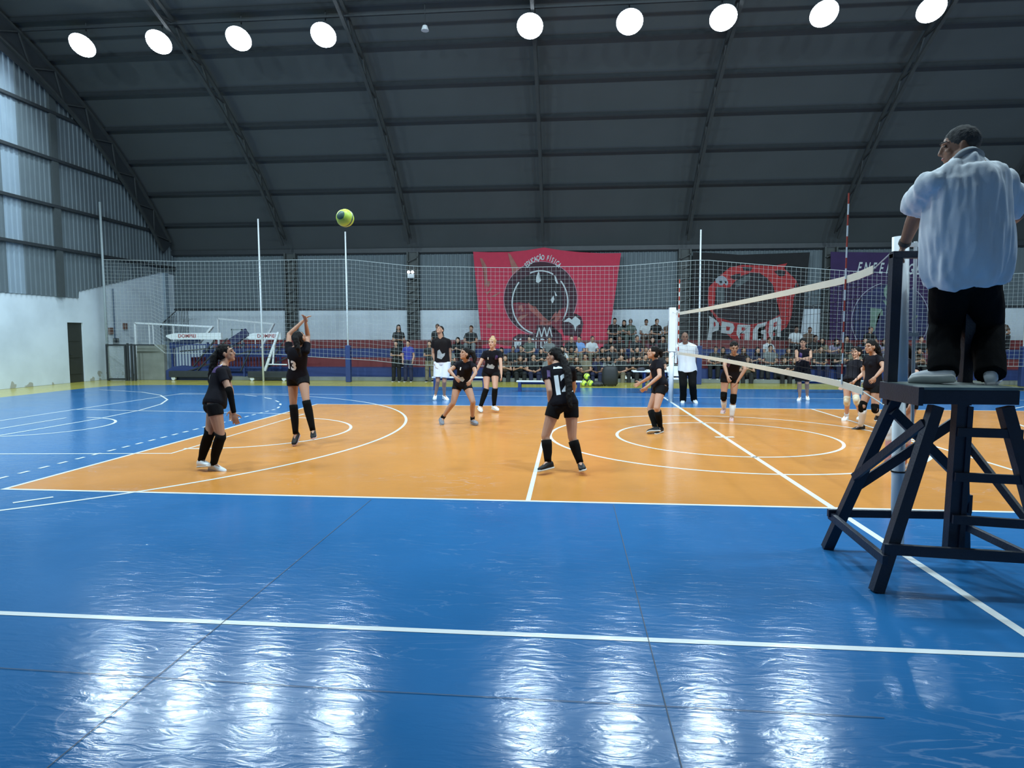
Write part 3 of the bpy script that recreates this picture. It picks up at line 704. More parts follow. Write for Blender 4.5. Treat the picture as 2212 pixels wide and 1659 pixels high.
def fill(mb, pts, y, th=.004):
    n_ = len(pts); bm = bmesh.new(); f = bm.faces.new([bm.verts.new((x, y, z)) for x, z in pts])
    r = bmesh.ops.triangulate(bm, faces=[f]); bm.verts.index_update()
    mb.add([v.co.copy() for v in bm.verts], [tuple(v.index for v in g_.verts) for g_ in bm.faces]); bm.free()
def ringp(cx, cz, rx, rz, w_, a0=0, a1=360, n_=60):
    o_ = [(cx+rx*math.cos(math.radians(a0+(a1-a0)*i/n_)), cz+rz*math.sin(math.radians(a0+(a1-a0)*i/n_))) for i in range(n_+1)]
    i_ = [(cx+(rx-w_)*math.cos(math.radians(a0+(a1-a0)*i/n_)), cz+(rz-w_)*math.sin(math.radians(a0+(a1-a0)*i/n_))) for i in range(n_+1)]
    return o_, i_
def ring(mb, cx, cz, rx, rz, w_, y, a0=0, a1=360):
    o_, i_ = ringp(cx, cz, rx, rz, w_, a0, a1)
    for k in range(len(o_)-1):
        mb.add([(o_[k][0],y,o_[k][1]),(o_[k+1][0],y,o_[k+1][1]),(i_[k+1][0],y,i_[k+1][1]),(i_[k][0],y,i_[k][1])], [(0,1,2,3)])
def letter(ch, x, z, sx, sz, rot, y, m, parent, bold=.01, nm='lettering', skew=0.0):
    me = text_mesh(ch, 1.0, bold); me.materials.append(m)
    for v in me.vertices:
        a, b = v.co.x*sx + skew*v.co.y*sz, v.co.y*sz
        v.co = (a*math.cos(rot)-b*math.sin(rot), 0, a*math.sin(rot)+b*math.cos(rot))
    o = bpy.data.objects.new(nm, me); C.objects.link(o); o.parent = parent; o.location = (x, y, z); return o
M_RB = mat('red_cloth', (.47, .030, .068), .8, var=.12, bump=.1)
M_MAR = mat('maroon_print', (.045,.014,.024), .8, var=.2, scale=4); M_BULL = mat('dark_print', (.020,.016,.020), .8, var=.4, scale=5)
M_FLESH = mat('pink_print', (.30,.085,.075), .8, var=.3); M_WPR = mat('white_print', (.50,.56,.58), .8); M_BEI = mat('beige_print', (.30,.12,.10), .8, var=.3)
M_PINK = mat('pale_pink_print', (.42,.20,.26), .8)
rb = cloth('banner', ([(-6.76,5.30),(-6.0,5.27),(-5.2,5.27),(-4.5,5.33),(-3.72,5.45),(-3.0,5.32),(-2.24,5.23),(-1.3,5.17),(-.47,5.17)],
                      [(-6.25,1.18),(-1.07,1.15)]), 16.73, M_RB, .012)
tag(rb, 'big red banner with a dark bull in a ring on the far wall', 'banner')
def A_(cx, cy):   # drawing grid of the red banner's print -> metres
    return (-5.4+((1020+cx/6.703)-1090)*.01987, 4.82-((530+cy/6.703)-567)*.01976)
def shape(name, pts, y, m, parent, f): b = MB(); fill(b, [f(*p) for p in pts], y); return b.build(name, m, parent)
y1 = 16.705
c = A_(995, 770); b = MB(); fill(b, [(c[0]+1.53*math.cos(a*PI/30), c[1]+1.55*math.sin(a*PI/30)) for a in range(60)], y1); b.build('dark_disc', M_MAR, rb)
b = MB(); ring(b, c[0], c[1], 1.55, 1.57, .025, y1-.002); b.build('disc_outline', M_PINK, rb)
shape('maroon_ground', [(610,840),(700,830),(820,850),(1000,1000),(1280,930),(1360,900),(1380,1020),(1300,1200),(1150,1290),(950,1280),(760,1220),(660,1100)], y1-.003, mat('wine_print', (.17,.022,.036), .8, var=.25), rb, A_)
shape('bull_figure', [(590,640),(640,560),(750,480),(860,430),(960,400),(1100,420),(1200,470),(1270,590),(1310,760),(1310,900),(1250,1010),(1170,1090),(1060,1100),(980,1030),(900,950),(820,850),(700,830),(610,840),(580,740)], y1-.005, M_BULL, rb, A_)
for p in ([(960,390),(975,400),(970,470),(1005,520),(965,556),(930,540),(932,470)], [(1190,440),(1215,470),(1248,570),(1225,565),(1200,520)], [(1188,660),(1235,742),(1205,742),(1200,700)], [(1180,735),(1195,790),(1170,850),(1140,800)],
          [(690,880),(740,870),(760,960),(735,965),(725,915),(690,960)], [(668,1080),(720,1020),(835,1000),(760,1060),(700,1105)]):
    shape('horn_and_highlight', p, y1-.008, M_WPR if p[0][0] > 900 else M_BEI, rb, A_)
for p in ([(820,830),(845,940),(960,1040),(1080,1140),(1140,1110),(1050,1040),(960,940),(930,890),(940,960),(880,880)], [(1270,930),(1290,1040),(1230,1115),(1190,1110),(1215,1030),(1180,1060),(1130,1100),(1190,1000),(1225,960),(1230,1010)], [(1000,1110),(1090,1080),(1160,1120),(1120,1170),(1000,1180)]):
    shape('muscle_print', p, y1-.007, M_FLESH, rb, A_)
c2 = A_(990, 830); b = MB()
for a0, a1 in ((140, 256), (-35, 42), (62, 112)): ring(b, c2[0], c2[1], 1.19, 1.36, .055, y1-.009, a0, a1)
b.build('white_ring', M_WPR, rb)
for p in ([(515,105),(555,130),(700,370),(650,400),(590,440),(575,330)], [(110,180),(150,190),(215,300),(235,500),(200,640),(190,420)], [(300,740),(380,700),(430,670),(400,710),(330,755)], [(215,520),(270,520),(265,600),(235,610)], [(180,650),(230,690),(330,590),(240,720)], [(240,760),(290,900),(270,980),(235,880)],
          [(460,1320),(520,1440),(480,1400)], [(250,1130),(330,1140),(300,1200),(240,1190)]):
    shape('claw_print', p, y1, M_BEI, rb, A_)
txt = 'EDUCAÇÃO FÍSICA'
for i, ch in enumerate(txt):
    if ch == ' ': continue
    f = i/(len(txt)-1); an = math.radians(128-76*f); cx_, cz_ = -3.76, 3.42
    letter(ch, cx_+1.12*math.cos(an), cz_+1.58*math.sin(an), .17, .30, an-PI/2, y1-.003, M_WPR, rb, .03)
for i, (cx, cy) in enumerate(((985,1258),(1058,1250),(1132,1250))):
    x, z = A_(cx, cy); b = MB()
    for s_ in (-1, 1): b.add([(x-.02,y1-.011,z+.20),(x+.02,y1-.011,z+.20),(x+s_*.10+.025,y1-.011,z-.20),(x+s_*.10-.025,y1-.011,z-.20)], [(0,1,2,3)])
    b.build('lettering', M_WPR, rb)
shape('dark_plate', [(620,1330),(700,1280),(940,1290),(950,1160),(1160,1160),(1180,1260),(1300,1290),(1320,1400),(1310,1560),(600,1560)], y1-.009, M_MAR, rb, A_)
for ch, cx, wd in (('M',690,.42),('C',885,.30),('I',945,.25),('D',1040,.30),('Ó',1122,.30)):
    x, z = A_(cx, 1425); letter(ch, x, z, wd, .58 if ch != 'Ó' else .55, 0, y1-.012, M_WPR, rb, .03)
shape('small_bull_patch', [(1310,1060),(1380,1010),(1490,990),(1570,1040),(1600,1130),(1580,1250),(1560,1310),(1330,1300),(1300,1180)], y1-.009, M_MAR, rb, A_)
shape('small_bull_head', [(1320,1110),(1400,1050),(1440,1080),(1490,1030),(1560,1090),(1560,1140),(1510,1170),(1490,1250),(1470,1160),(1400,1110)], y1-.012, M_WPR, rb, A_)

# the red banner is tied down over the front edge of the top step, so its lower part leans forward
for o in [rb]+list(rb.children):
    for v in o.data.vertices: v.co.y -= (5.45-(v.co.z+o.location.z))*.262

M_BK = mat('black_cloth', (.010,.011,.013), .85, var=.3)
bb = cloth('banner', ([(2.5,5.18),(3.3,5.14),(4.4,5.05),(5.6,5.08),(7.2,5.12)], [(2.45,1.0),(6.9,1.0)]), 16.70, M_BK, .02, seed=2)
tag(bb, 'black banner with a red moon, a skull and white letters on the far wall', 'banner')
def B_(cx, cy): return (3.15+((1500+cx/7.373)-1530)*.0185, 4.61-((560+cy/7.373)-572)*.01905)
y2 = 16.67
shape('red_moon', [(215,600),(225,430),(330,330),(430,230),(560,120),(760,80),(1000,90),(1250,105),(1480,60),(1430,140),(1630,330),(1665,420),(1600,600),(1575,900),(1500,1080),(1180,1300),(1160,1390),(1000,1400),(700,1330),(500,1150),(330,900),(240,780)], y2, mat('moon_red', (.36,.025,.028), .8, var=.25, scale=3), bb, B_)
shape('dark_figure', [(330,380),(350,480),(580,430),(660,330),(760,250),(900,205),(1050,215),(1160,290),(1260,400),(1300,560),(1330,720),(1390,870),(1200,985),(900,1035),(600,985),(400,920),(310,820),(340,600)], y2-.003, M_BULL, bb, B_)
for p in ([(560,270),(640,230),(740,215),(730,290),(640,320)], [(1270,190),(1360,160),(1460,190),(1440,260),(1360,270)], [(760,110),(930,120),(900,180),(780,170)], [(1600,430),(1640,360),(1660,440),(1620,480)]): shape('dark_spot', p, y2-.003, M_BULL, bb, B_)
shape('grey_hair', [(660,360),(760,290),(880,230),(900,300),(830,350),(760,400),(680,440)], y2-.005, mat('grey_print', (.07,.085,.09), .8, var=.4), bb, B_)
shape('grey_sleeve', [(350,430),(480,430),(490,700),(420,740),(360,640)], y2-.005, mat('grey_print', (.07,.085,.09)), bb, B_)
shape('skull', [(330,310),(380,260),(440,245),(500,280),(540,350),(535,400),(500,400),(480,370),(450,400),(400,405),(380,370),(340,360)], y2-.006, mat('skull_print', (.26,.29,.33), .8), bb, B_)
shape('eye_socket', [(395,335),(440,330),(450,370),(410,380)], y2-.008, M_BULL, bb, B_); shape('eye_socket', [(480,335),(515,340),(515,375),(490,372)], y2-.008, M_BULL, bb, B_)
# painted letters, crooked block capitals
for p in ([(240,890),(330,940),(405,1010),(405,1120),(300,1160),(290,1300),(220,1280),(240,1140),(250,1000)],
          [(455,980),(640,1020),(660,1080),(640,1150),(600,1190),(440,1170),(445,1080)],
          [(710,1035),(915,1040),(910,1330),(825,1325),(830,1180),(760,1175),(750,1260),(770,1310),(720,1230),(695,1180)],
          [(1180,990),(1030,1030),(970,1110),(955,1290),(1000,1330),(1100,1290),(1090,1260),(1040,1270),(1040,1120),(1060,1080),(1160,1060)],
          [(1225,970),(1385,905),(1412,960),(1410,1240),(1345,1220),(1345,1110),(1290,1130),(1285,1300),(1240,1290),(1210,1160)]):
    shape('painted_letter', p, y2-.010, M_WPR, bb, B_)
shape('painted_letter', [(1090,1130),(1170,1110),(1175,1200),(1180,1290),(1130,1290),(1135,1190),(1090,1180)], y2-.0101, M_WPR, bb, B_)
for p in ([(320,980),(350,1000),(355,1050),(325,1080)], [(525,1060),(590,1070),(580,1130),(530,1130)], [(780,1075),(830,1080),(830,1130),(780,1130)], [(1290,1010),(1340,985),(1340,1060),(1290,1075)]):
    shape('letter_opening', p, y2-.013, mat('moon_red', (.36,.025,.028)), bb, B_)

M_PU = mat('purple_cloth', (.036,.018,.078), .85, var=.25, scale=3)
pb = cloth('banner', ([(8.02,5.13),(10,5.08),(12.0,5.08)], [(8.12,1.0),(12.05,1.0)]), 16.70, M_PU, .02, seed=4)
tag(pb, 'purple banner with a thin white ring and a skeletal nurse figure, behind the umpire stand', 'banner')
y3 = 16.67
for i, ch in enumerate('ENFERMAGEM'): letter(ch, 9.17+i*.285, 4.46-.012*i, .30, .60, -.04, y3, M_WPR, pb, .02, skew=.15)
b = MB()
for a0, a1 in ((105,235),(-50,58)): ring(b, 10.45, 2.35, 1.52, 1.55, .03, y3, a0, a1)
b.build('white_ring', mat('pale_violet_print', (.30,.32,.42), .8), pb)
b = MB(); fill(b, [(10.45+1.45*math.cos(a*PI/30), 2.35+1.45*math.sin(a*PI/30)) for a in range(60)], y3+.003); b.build('blue_disc', mat('night_print', (.022,.028,.090), .8, var=.8, scale=3), pb)
M_GRN = mat('green_print', (.15,.24,.19), .8, var=.5, scale=5)
def D_(cx, cy): return (10.4+((1780+cx/8.296)-1925)*.0186, 3.76-((540+cy/8.296)-615)*.0192)
shape('skull', [(1090,690),(1140,620),(1230,610),(1290,680),(1280,780),(1240,850),(1150,870),(1100,800)], y3-.004, M_GRN, pb, D_)
shape('eye_socket', [(1140,780),(1190,785),(1190,820),(1150,815)], y3-.006, M_BULL, pb, D_)
shape('collar_bones', [(1080,890),(1180,900),(1290,870),(1290,1050),(1220,1080),(1160,1000)], y3-.004, M_GRN, pb, D_)
shape('coat', [(1150,1100),(1290,1060),(1300,1350),(1250,1380),(1180,1220)], y3-.004, mat('lilac_print', (.22,.22,.33), .8, var=.3), pb, D_)
shape('arm_bones', [(870,1020),(1080,1040),(1100,1150),(1010,1160),(1000,1300),(960,1420),(870,1520),(880,1280)], y3-.004, M_GRN, pb, D_)
shape('skirt', [(1160,1420),(1290,1400),(1300,1600),(1200,1600)], y3-.004, M_GRN, pb, D_)
shape('yellow_tool', [(1600,1200),(1690,1150),(1680,1200),(1640,1250),(1600,1230)], y3-.004, mat('lime_print', (.2,.3,.12), .8), pb, D_)
# joints of each figure, in metres
POSES = {
 'p1': dict(P=[-7.068,-3.3,0.849], N=[-7.037,-3.115,1.312], H=[-7.016,-3.074,1.476], SL=[-7.11,-2.988,1.255], EL=[-7.072,-2.892,0.984], WL=[-7.055,-2.913,0.734], HL=[-7.108,-3.214,0.849], KL=[-7.096,-3.39,0.479], AL=[-7.268,-3.308,0.127], TL=[-7.113,-3.41,0.086], SR=[-6.971,-3.287,1.255], ER=[-6.831,-3.359,1.011], WR=[-6.781,-3.365,0.746], HR=[-7.027,-3.386,0.849], KR=[-6.942,-3.405,0.441], AR=[-7.098,-3.321,0.083], TR=[-6.934,-3.343,-0.01], s=1.0, face=0.436, look=[0.93,0.25,0.25], w=1.0, sf=0.436),
 'p2': dict(P=[-6.824,-1.35,1.064], N=[-6.757,-1.496,1.526], H=[-6.694,-1.55,1.671], SL=[-6.921,-1.436,1.469], EL=[-6.965,-1.315,1.722], WL=[-6.769,-1.237,1.931], HL=[-6.914,-1.326,1.064], KL=[-6.899,-1.368,0.628], AL=[-6.85,-1.418,0.179], TL=[-6.835,-1.531,0.032], SR=[-6.609,-1.52,1.469], ER=[-6.64,-1.365,1.705], WR=[-6.614,-1.499,1.908], HR=[-6.734,-1.374,1.064], KR=[-6.617,-1.542,0.718], AR=[-6.511,-1.569,0.259], TR=[-6.443,-1.719,0.172], s=0.98, face=1.309, look=[0.2,0.6,0.8], w=1.0, sf=1.309),
 'p3': dict(P=[-4.657,1.15,0.785], N=[-4.549,0.974,1.224], H=[-4.554,0.885,1.363], SL=[-4.412,0.941,1.169], EL=[-4.332,0.715,1.021], WL=[-4.39,0.513,0.901], HL=[-4.57,1.118,0.785], KL=[-4.418,0.951,0.459], AL=[-4.453,1.11,0.107], TL=[-4.347,0.974,0.043], SR=[-4.712,1.05,1.169], ER=[-4.841,0.829,1.053], WR=[-4.702,0.663,0.942], HR=[-4.743,1.182,0.785], KR=[-4.818,1.052,0.417], AR=[-5.045,1.16,0.122], TR=[-5.025,1.016,0.008], s=0.97, face=-1.92, look=[-0.75,-0.6,0.25], w=1.0, sf=-1.92),
 'p4': dict(P=[-4.379,3.4,0.898], N=[-4.32,3.266,1.376], H=[-4.322,3.215,1.539], SL=[-4.163,3.268,1.317], EL=[-4.12,3.113,1.076], WL=[-4.096,2.992,0.859], HL=[-4.284,3.392,0.898], KL=[-4.257,3.199,0.537], AL=[-4.288,3.247,0.141], TL=[-4.183,3.111,0.06], SR=[-4.492,3.297,1.317], ER=[-4.605,3.195,1.071], WR=[-4.724,3.162,0.829], HR=[-4.473,3.408,0.898], KR=[-4.462,3.266,0.514], AR=[-4.586,3.205,0.127], TR=[-4.548,3.045,0.031], s=1.0, face=-1.658, look=[-0.25,-0.95,0.1], w=1.0, sf=-1.658),
 'p5': dict(P=[-5.94,5.65,1.014], N=[-5.963,5.648,1.623], H=[-5.992,5.641,1.841], SL=[-5.776,5.642,1.553], EL=[-5.75,5.728,1.241], WL=[-5.749,5.712,0.917], HL=[-5.833,5.646,1.014], KL=[-5.876,5.601,0.502], AL=[-5.924,5.825,0.117], TL=[-5.803,5.7,-0.005], SR=[-6.145,5.655,1.553], ER=[-6.195,5.725,1.24], WR=[-6.108,5.62,0.996], HR=[-6.046,5.654,1.014], KR=[-6.053,5.617,0.519], AR=[-6.162,5.821,0.135], TR=[-6.15,5.638,0.027], s=1.12, face=-1.606, look=[-0.2,-0.75,0.6], w=1.0, sf=-1.606),
 'p6': dict(P=[-2.685,-2.95,0.851], N=[-2.757,-2.814,1.327], H=[-2.806,-2.688,1.43], SL=[-2.911,-2.86,1.268], EL=[-2.858,-3.006,1.023], WL=[-2.842,-2.946,0.781], HL=[-2.779,-2.966,0.851], KL=[-2.905,-3.034,0.454], AL=[-2.868,-3.095,0.139], TL=[-2.972,-3.236,0.065], SR=[-2.586,-2.802,1.268], ER=[-2.556,-2.64,1.029], WR=[-2.607,-2.487,0.838], HR=[-2.592,-2.934,0.851], KR=[-2.571,-2.998,0.441], AR=[-2.47,-3.063,0.128], TR=[-2.44,-3.245,0.082], s=1.0, face=1.745, look=[-0.93,0.3,0.1], w=1.0, sf=1.745),
 'p7': dict(P=[-1.007,0.5,0.814], N=[-1.068,0.687,1.262], H=[-1.128,0.618,1.401], SL=[-1.046,0.503,1.207], EL=[-1.05,0.297,1.011], WL=[-1.255,0.307,0.827], HL=[-0.999,0.407,0.814], KL=[-1.1,0.254,0.456], AL=[-1.011,0.384,0.098], TL=[-1.122,0.259,0.016], SR=[-1.075,0.825,1.207], ER=[-1.11,0.957,0.957], WR=[-1.284,1.081,0.838], HR=[-1.015,0.593,0.814], KR=[-1.174,0.567,0.408], AR=[-1.109,0.328,0.104], TR=[-1.257,0.234,0.043], s=0.98, face=3.229, look=[-0.97,-0.05,0.2], w=1.0, sf=3.229),
 'p8': dict(P=[0.397,5.75,0.805], N=[0.343,5.768,1.499], H=[0.306,5.679,1.659], SL=[0.557,5.748,1.412], EL=[0.639,5.963,1.191], WL=[0.559,6.025,0.936], HL=[0.516,5.74,0.805], KL=[0.477,5.439,0.471], AL=[0.56,5.657,0.098], TL=[0.588,5.474,0.001], SR=[0.142,5.784,1.412], ER=[0.195,6.006,1.189], WR=[0.336,5.97,0.937], HR=[0.277,5.76,0.805], KR=[0.254,5.462,0.468], AR=[0.29,5.661,0.077], TR=[0.242,5.474,-0.002], s=1.1, face=-1.658, look=[-0.1,-1,0], w=1.15, sf=-1.658),
 'p9': dict(P=[0.628,2.3,0.895], N=[0.642,2.065,1.325], H=[0.61,1.98,1.465], SL=[0.802,2.094,1.272], EL=[0.814,1.926,1.043], WL=[0.684,1.943,0.808], HL=[0.722,2.3,0.895], KL=[0.693,2.264,0.446], AL=[0.682,2.311,0.057], TL=[0.635,2.149,-0.022], SR=[0.478,2.094,1.272], ER=[0.412,1.868,1.113], WR=[0.431,1.704,0.932], HR=[0.535,2.3,0.895], KR=[0.501,2.271,0.487], AR=[0.575,2.53,0.202], TR=[0.505,2.372,0.134], s=0.98, face=-1.571, look=[-0.05,-0.95,-0.25], w=1.0, sf=-1.571),
 'p10': dict(P=[3.496,6.5,0.869], N=[3.471,6.387,1.355], H=[3.433,6.332,1.512], SL=[3.639,6.386,1.295], EL=[3.578,6.147,1.143], WL=[3.332,6.116,1.105], HL=[3.591,6.492,0.869], KL=[3.611,6.455,0.46], AL=[3.695,6.64,0.115], TL=[3.658,6.48,0.02], SR=[3.31,6.415,1.295], ER=[3.237,6.195,1.121], WR=[3.365,5.981,1.101], HR=[3.402,6.508,0.869], KR=[3.425,6.471,0.457], AR=[3.484,6.593,0.081], TR=[3.403,6.451,-0.016], s=1.0, face=-1.658, look=[-0.3,-0.95,0], w=1.0, sf=-1.658),
 'p11': dict(P=[2.976,2.3,0.799], N=[3.155,2.529,1.193], H=[3.154,2.533,1.36], SL=[3.188,2.348,1.145], EL=[3.131,2.128,0.975], WL=[2.947,2.048,0.834], HL=[3.008,2.213,0.799], KL=[2.959,2.002,0.46], AL=[3.122,2.151,0.136], TL=[3.012,2.012,0.08], SR=[3.077,2.652,1.145], ER=[3.147,2.807,0.916], WR=[3.022,2.772,0.708], HR=[2.944,2.387,0.799], KR=[2.904,2.282,0.413], AR=[2.992,2.489,0.093], TR=[2.88,2.379,-0.007], s=0.98, face=3.491, look=[-0.85,-0.5,0.1], w=1.0, sf=3.491),
 'p12': dict(P=[2.812,1.0,0.807], N=[2.8,1.022,1.359], H=[2.728,0.98,1.507], SL=[2.844,0.86,1.297], EL=[2.798,0.61,1.156], WL=[2.625,0.517,1.002], HL=[2.837,0.908,0.807], KL=[2.77,0.819,0.412], AL=[2.981,1.131,0.278], TL=[2.887,0.988,0.195], SR=[2.759,1.179,1.297], ER=[2.798,1.353,1.069], WR=[2.763,1.199,0.875], HR=[2.788,1.092,0.807], KR=[2.636,0.98,0.443], AR=[2.682,1.126,0.073], TR=[2.526,1.148,-0.034], s=1.0, face=3.403, look=[-0.9,-0.4,0], w=1.0, sf=3.403),
 'p13': dict(P=[1.637,-2.5,0.962], N=[1.692,-2.261,1.386], H=[1.611,-2.332,1.514], SL=[1.699,-2.452,1.334], EL=[1.682,-2.686,1.174], WL=[1.607,-2.678,0.875], HL=[1.645,-2.593,0.962], KL=[1.576,-2.633,0.462], AL=[1.62,-2.521,0.089], TL=[1.468,-2.588,0.005], SR=[1.671,-2.129,1.334], ER=[1.807,-1.988,1.128], WR=[1.752,-1.875,0.919], HR=[1.629,-2.407,0.962], KR=[1.51,-2.423,0.459], AR=[1.486,-2.424,0.068], TR=[1.329,-2.465,-0.023], s=0.98, face=3.229, look=[-0.95,-0.2,0], w=1.0, sf=3.229),
 'p0': dict(P=[0.128,-6.22,2.116], N=[0.035,-6.345,2.845], H=[0.049,-6.217,2.975], SL=[-0.183,-6.343,2.713], EL=[-0.145,-6.076,2.554], WL=[-0.125,-5.887,2.362], HL=[-0.01,-6.232,2.116], KL=[0.137,-5.988,1.777], AL=[0.003,-6.239,1.451], TL=[-0.136,-6.172,1.386], SR=[0.287,-6.302,2.713], ER=[0.488,-6.144,2.531], WR=[0.577,-5.891,2.502], HR=[0.266,-6.208,2.116], KR=[0.425,-5.991,1.764], AR=[0.305,-6.253,1.442], TR=[0.426,-6.099,1.378], s=1.08, face=1.658, look=[-0.93,0.3,-0.05], w=1.35, sf=1.658),
}
# ------------------------------------------------------------------ people
def V3(l): return Vector(l)
SK = {n_: mat('skin_'+n_, c_, .55, var=.10, scale=9, spec=.35) for n_, c_ in (('light', (.52,.30,.21)), ('tan', (.40,.22,.145)), ('brown', (.23,.125,.085)), ('deep', (.14,.075,.052)))}
H_DK = mat('hair_dark', (.006,.005,.005), .75, spec=.2, var=.5, scale=30, bump=.5, bscale=90)
H_BR = mat('hair_brown', (.04,.02,.012), .7, spec=.2, var=.5, scale=30, bump=.5)
H_BL = mat('hair_blonde', (.42,.26,.12), .5, var=.4, scale=30, bump=.5)
H_GR = mat('hair_grey', (.055,.055,.055), .8, spec=.2, var=.6, scale=40, bump=.6)
JER = mat('black_jersey', (.0055,.0050,.0085), .85, var=.5, spec=.15, scale=5, bump=.15)
JERP = mat('purple_panel', (.065,.030,.125), .65, var=.3)
SHO = mat('black_shorts', (.0045,.0048,.0065), .8, var=.4, spec=.15, bump=.15)
SOCK = mat('black_sock', (.005,.005,.005), .9, var=.4, spec=.1)
SOCW = mat('white_sock', (.62,.62,.62), .8); SOCP = mat('pink_sock', (.48,.24,.24), .8)
SHW = mat('white_shoe', (.72,.75,.78), .5); SHB = mat('black_shoe', (.007,.007,.008), .6, spec=.3); SHG = mat('grey_shoe', (.16,.17,.20), .5); SHP = mat('pink_shoe', (.55,.36,.36), .5)
SOLE = mat('white_sole', (.62,.62,.60), .6); SOLD = mat('dark_sole', (.03,.03,.03), .6)
EYE = mat('eye_dark', (.02,.014,.012), .25); LIP = mat('lip', (.28,.09,.08), .5)
POLO = mat('white_polo', (.66,.71,.76), .75, var=.06, bump=.12, bscale=200); COLL = mat('grey_collar', (.22,.25,.28), .8)
TRO = mat('black_trousers', (.0038,.0042,.0046), .9, var=.4, spec=.1, bump=.15)
WSH = mat('white_shorts', (.72,.75,.80), .7, var=.06, bump=.1)
TEE = mat('black_tee', (.009,.007,.008), .85, spec=.15, var=.4, bump=.1)

PROF = {'f': [(-.16,.075,.07),(-.10,.155,.105),(0,.172,.118),(.14,.150,.108),(.36,.122,.090),(.58,.138,.102),(.76,.152,.105),(.90,.150,.085),(.98,.085,.062),(1.03,.052,.055)],
        'm': [(-.16,.08,.07),(-.10,.150,.105),(0,.160,.115),(.14,.155,.110),(.36,.148,.105),(.58,.160,.115),(.76,.178,.118),(.90,.178,.095),(.98,.10,.070),(1.03,.060,.062)],
        'b': [(-.16,.08,.08),(-.10,.155,.125),(0,.172,.150),(.14,.182,.172),(.36,.188,.180),(.58,.186,.165),(.76,.192,.150),(.90,.182,.118),(.98,.11,.085),(1.03,.062,.068)]}
def frame(o, key):
    a = o[key]; return Vector((math.cos(a), math.sin(a), 0)), Vector((math.sin(a), -math.cos(a), 0))
def torso_rings(o, B, kind, t0, t1, inf, n_=9, flare=0.0):
    P, N_ = V3(o['P'])-B, V3(o['N'])-B; _, R0 = frame(o, 'face'); _, R1 = frame(o, 'sf'); up = (N_-P).normalized(); s = o['s']; wd = o['w'] if kind != 'b' else 1.12
    pr = PROF[kind]; out = []
    for i in range(n_):
        t_ = t0+(t1-t0)*i/(n_-1)
        for a, b in zip(pr[:-1], pr[1:]):
            if t_ <= b[0] or b is pr[-1]:
                f = max(0, min(1, (t_-a[0])/(b[0]-a[0]))); hw = a[1]+(b[1]-a[1])*f; hd = a[2]+(b[2]-a[2])*f; break
        X = R0.lerp(R1, max(0, min(1, t_))).normalized(); X = (X-up*X.dot(up)).normalized(); Y = up.cross(X)
        fl_ = flare*(1-i/(n_-1))
        out.append((P.lerp(N_, t_), X, Y, (hw*wd*s)+inf+fl_, hd*s*(wd if kind != 'b' else 1.0)+inf+fl_))
    return out
def hand(mb, W, d, inward, s, curl=.5):
    d = d.normalized(); n_ = (inward-d*inward.dot(d))
    n_ = n_.normalized() if n_.length > .01 else d.orthogonal().normalized()
    l_ = d.cross(n_)
    mb.ell(W+d*.05*s, (.036*s, .016*s, .052*s), (l_, n_, d), 12, 8)
    for k, (o_, L_) in enumerate(((-.030,.060),(-.010,.072),(.010,.076),(.030,.066))):
        b0 = W+d*.088*s+l_*o_*s; dd = (d+l_*o_*4+n_*curl*.5).normalized(); b1 = b0+dd*L_*.5*s
        d2 = (dd+n_*curl*1.1).normalized(); b2 = b1+d2*L_*.5*s
        mb.cap(b0-d*.02*s, b1, .0085*s, .0080*s, 8); mb.cap(b1, b2, .0080*s, .0068*s, 8)
    t0 = W+d*.028*s+l_*.028*s; t1 = t0+(d*.6+l_*.75+n_*.3).normalized()*.042*s; t2 = t1+(d*.85+l_*.2+n_*.5).normalized()*.032*s
    mb.cap(t0, t1, .012*s, .0095*s, 8); mb.cap(t1, t2, .0095*s, .0075*s, 8)
def limb(mb, a, b, r0, rm, r1, fm=.35, off=None):
    m_ = a.lerp(b, fm)+(off or Vector()); mb.cap(a, m_, r0, rm); mb.cap(m_, b, rm, r1)
def foot_axes(o, B, k):
    K, A, T = V3(o['K'+k])-B, V3(o['A'+k])-B, V3(o['T'+k])-B
    dn = (A-K).normalized(); f0 = (T-A).normalized(); side = f0.cross(-dn)
    if side.length < .05: side = frame(o, 'face')[1]
    side.normalize(); upv = side.cross(f0).normalized()
    if upv.dot(-dn) < 0: upv = -upv
    a = math.radians(22); f = (f0*math.cos(a)+upv*math.sin(a)).normalized(); n_ = (upv*math.cos(a)-f0*math.sin(a)).normalized()
    return A, f, f.cross(n_).normalized(), n_
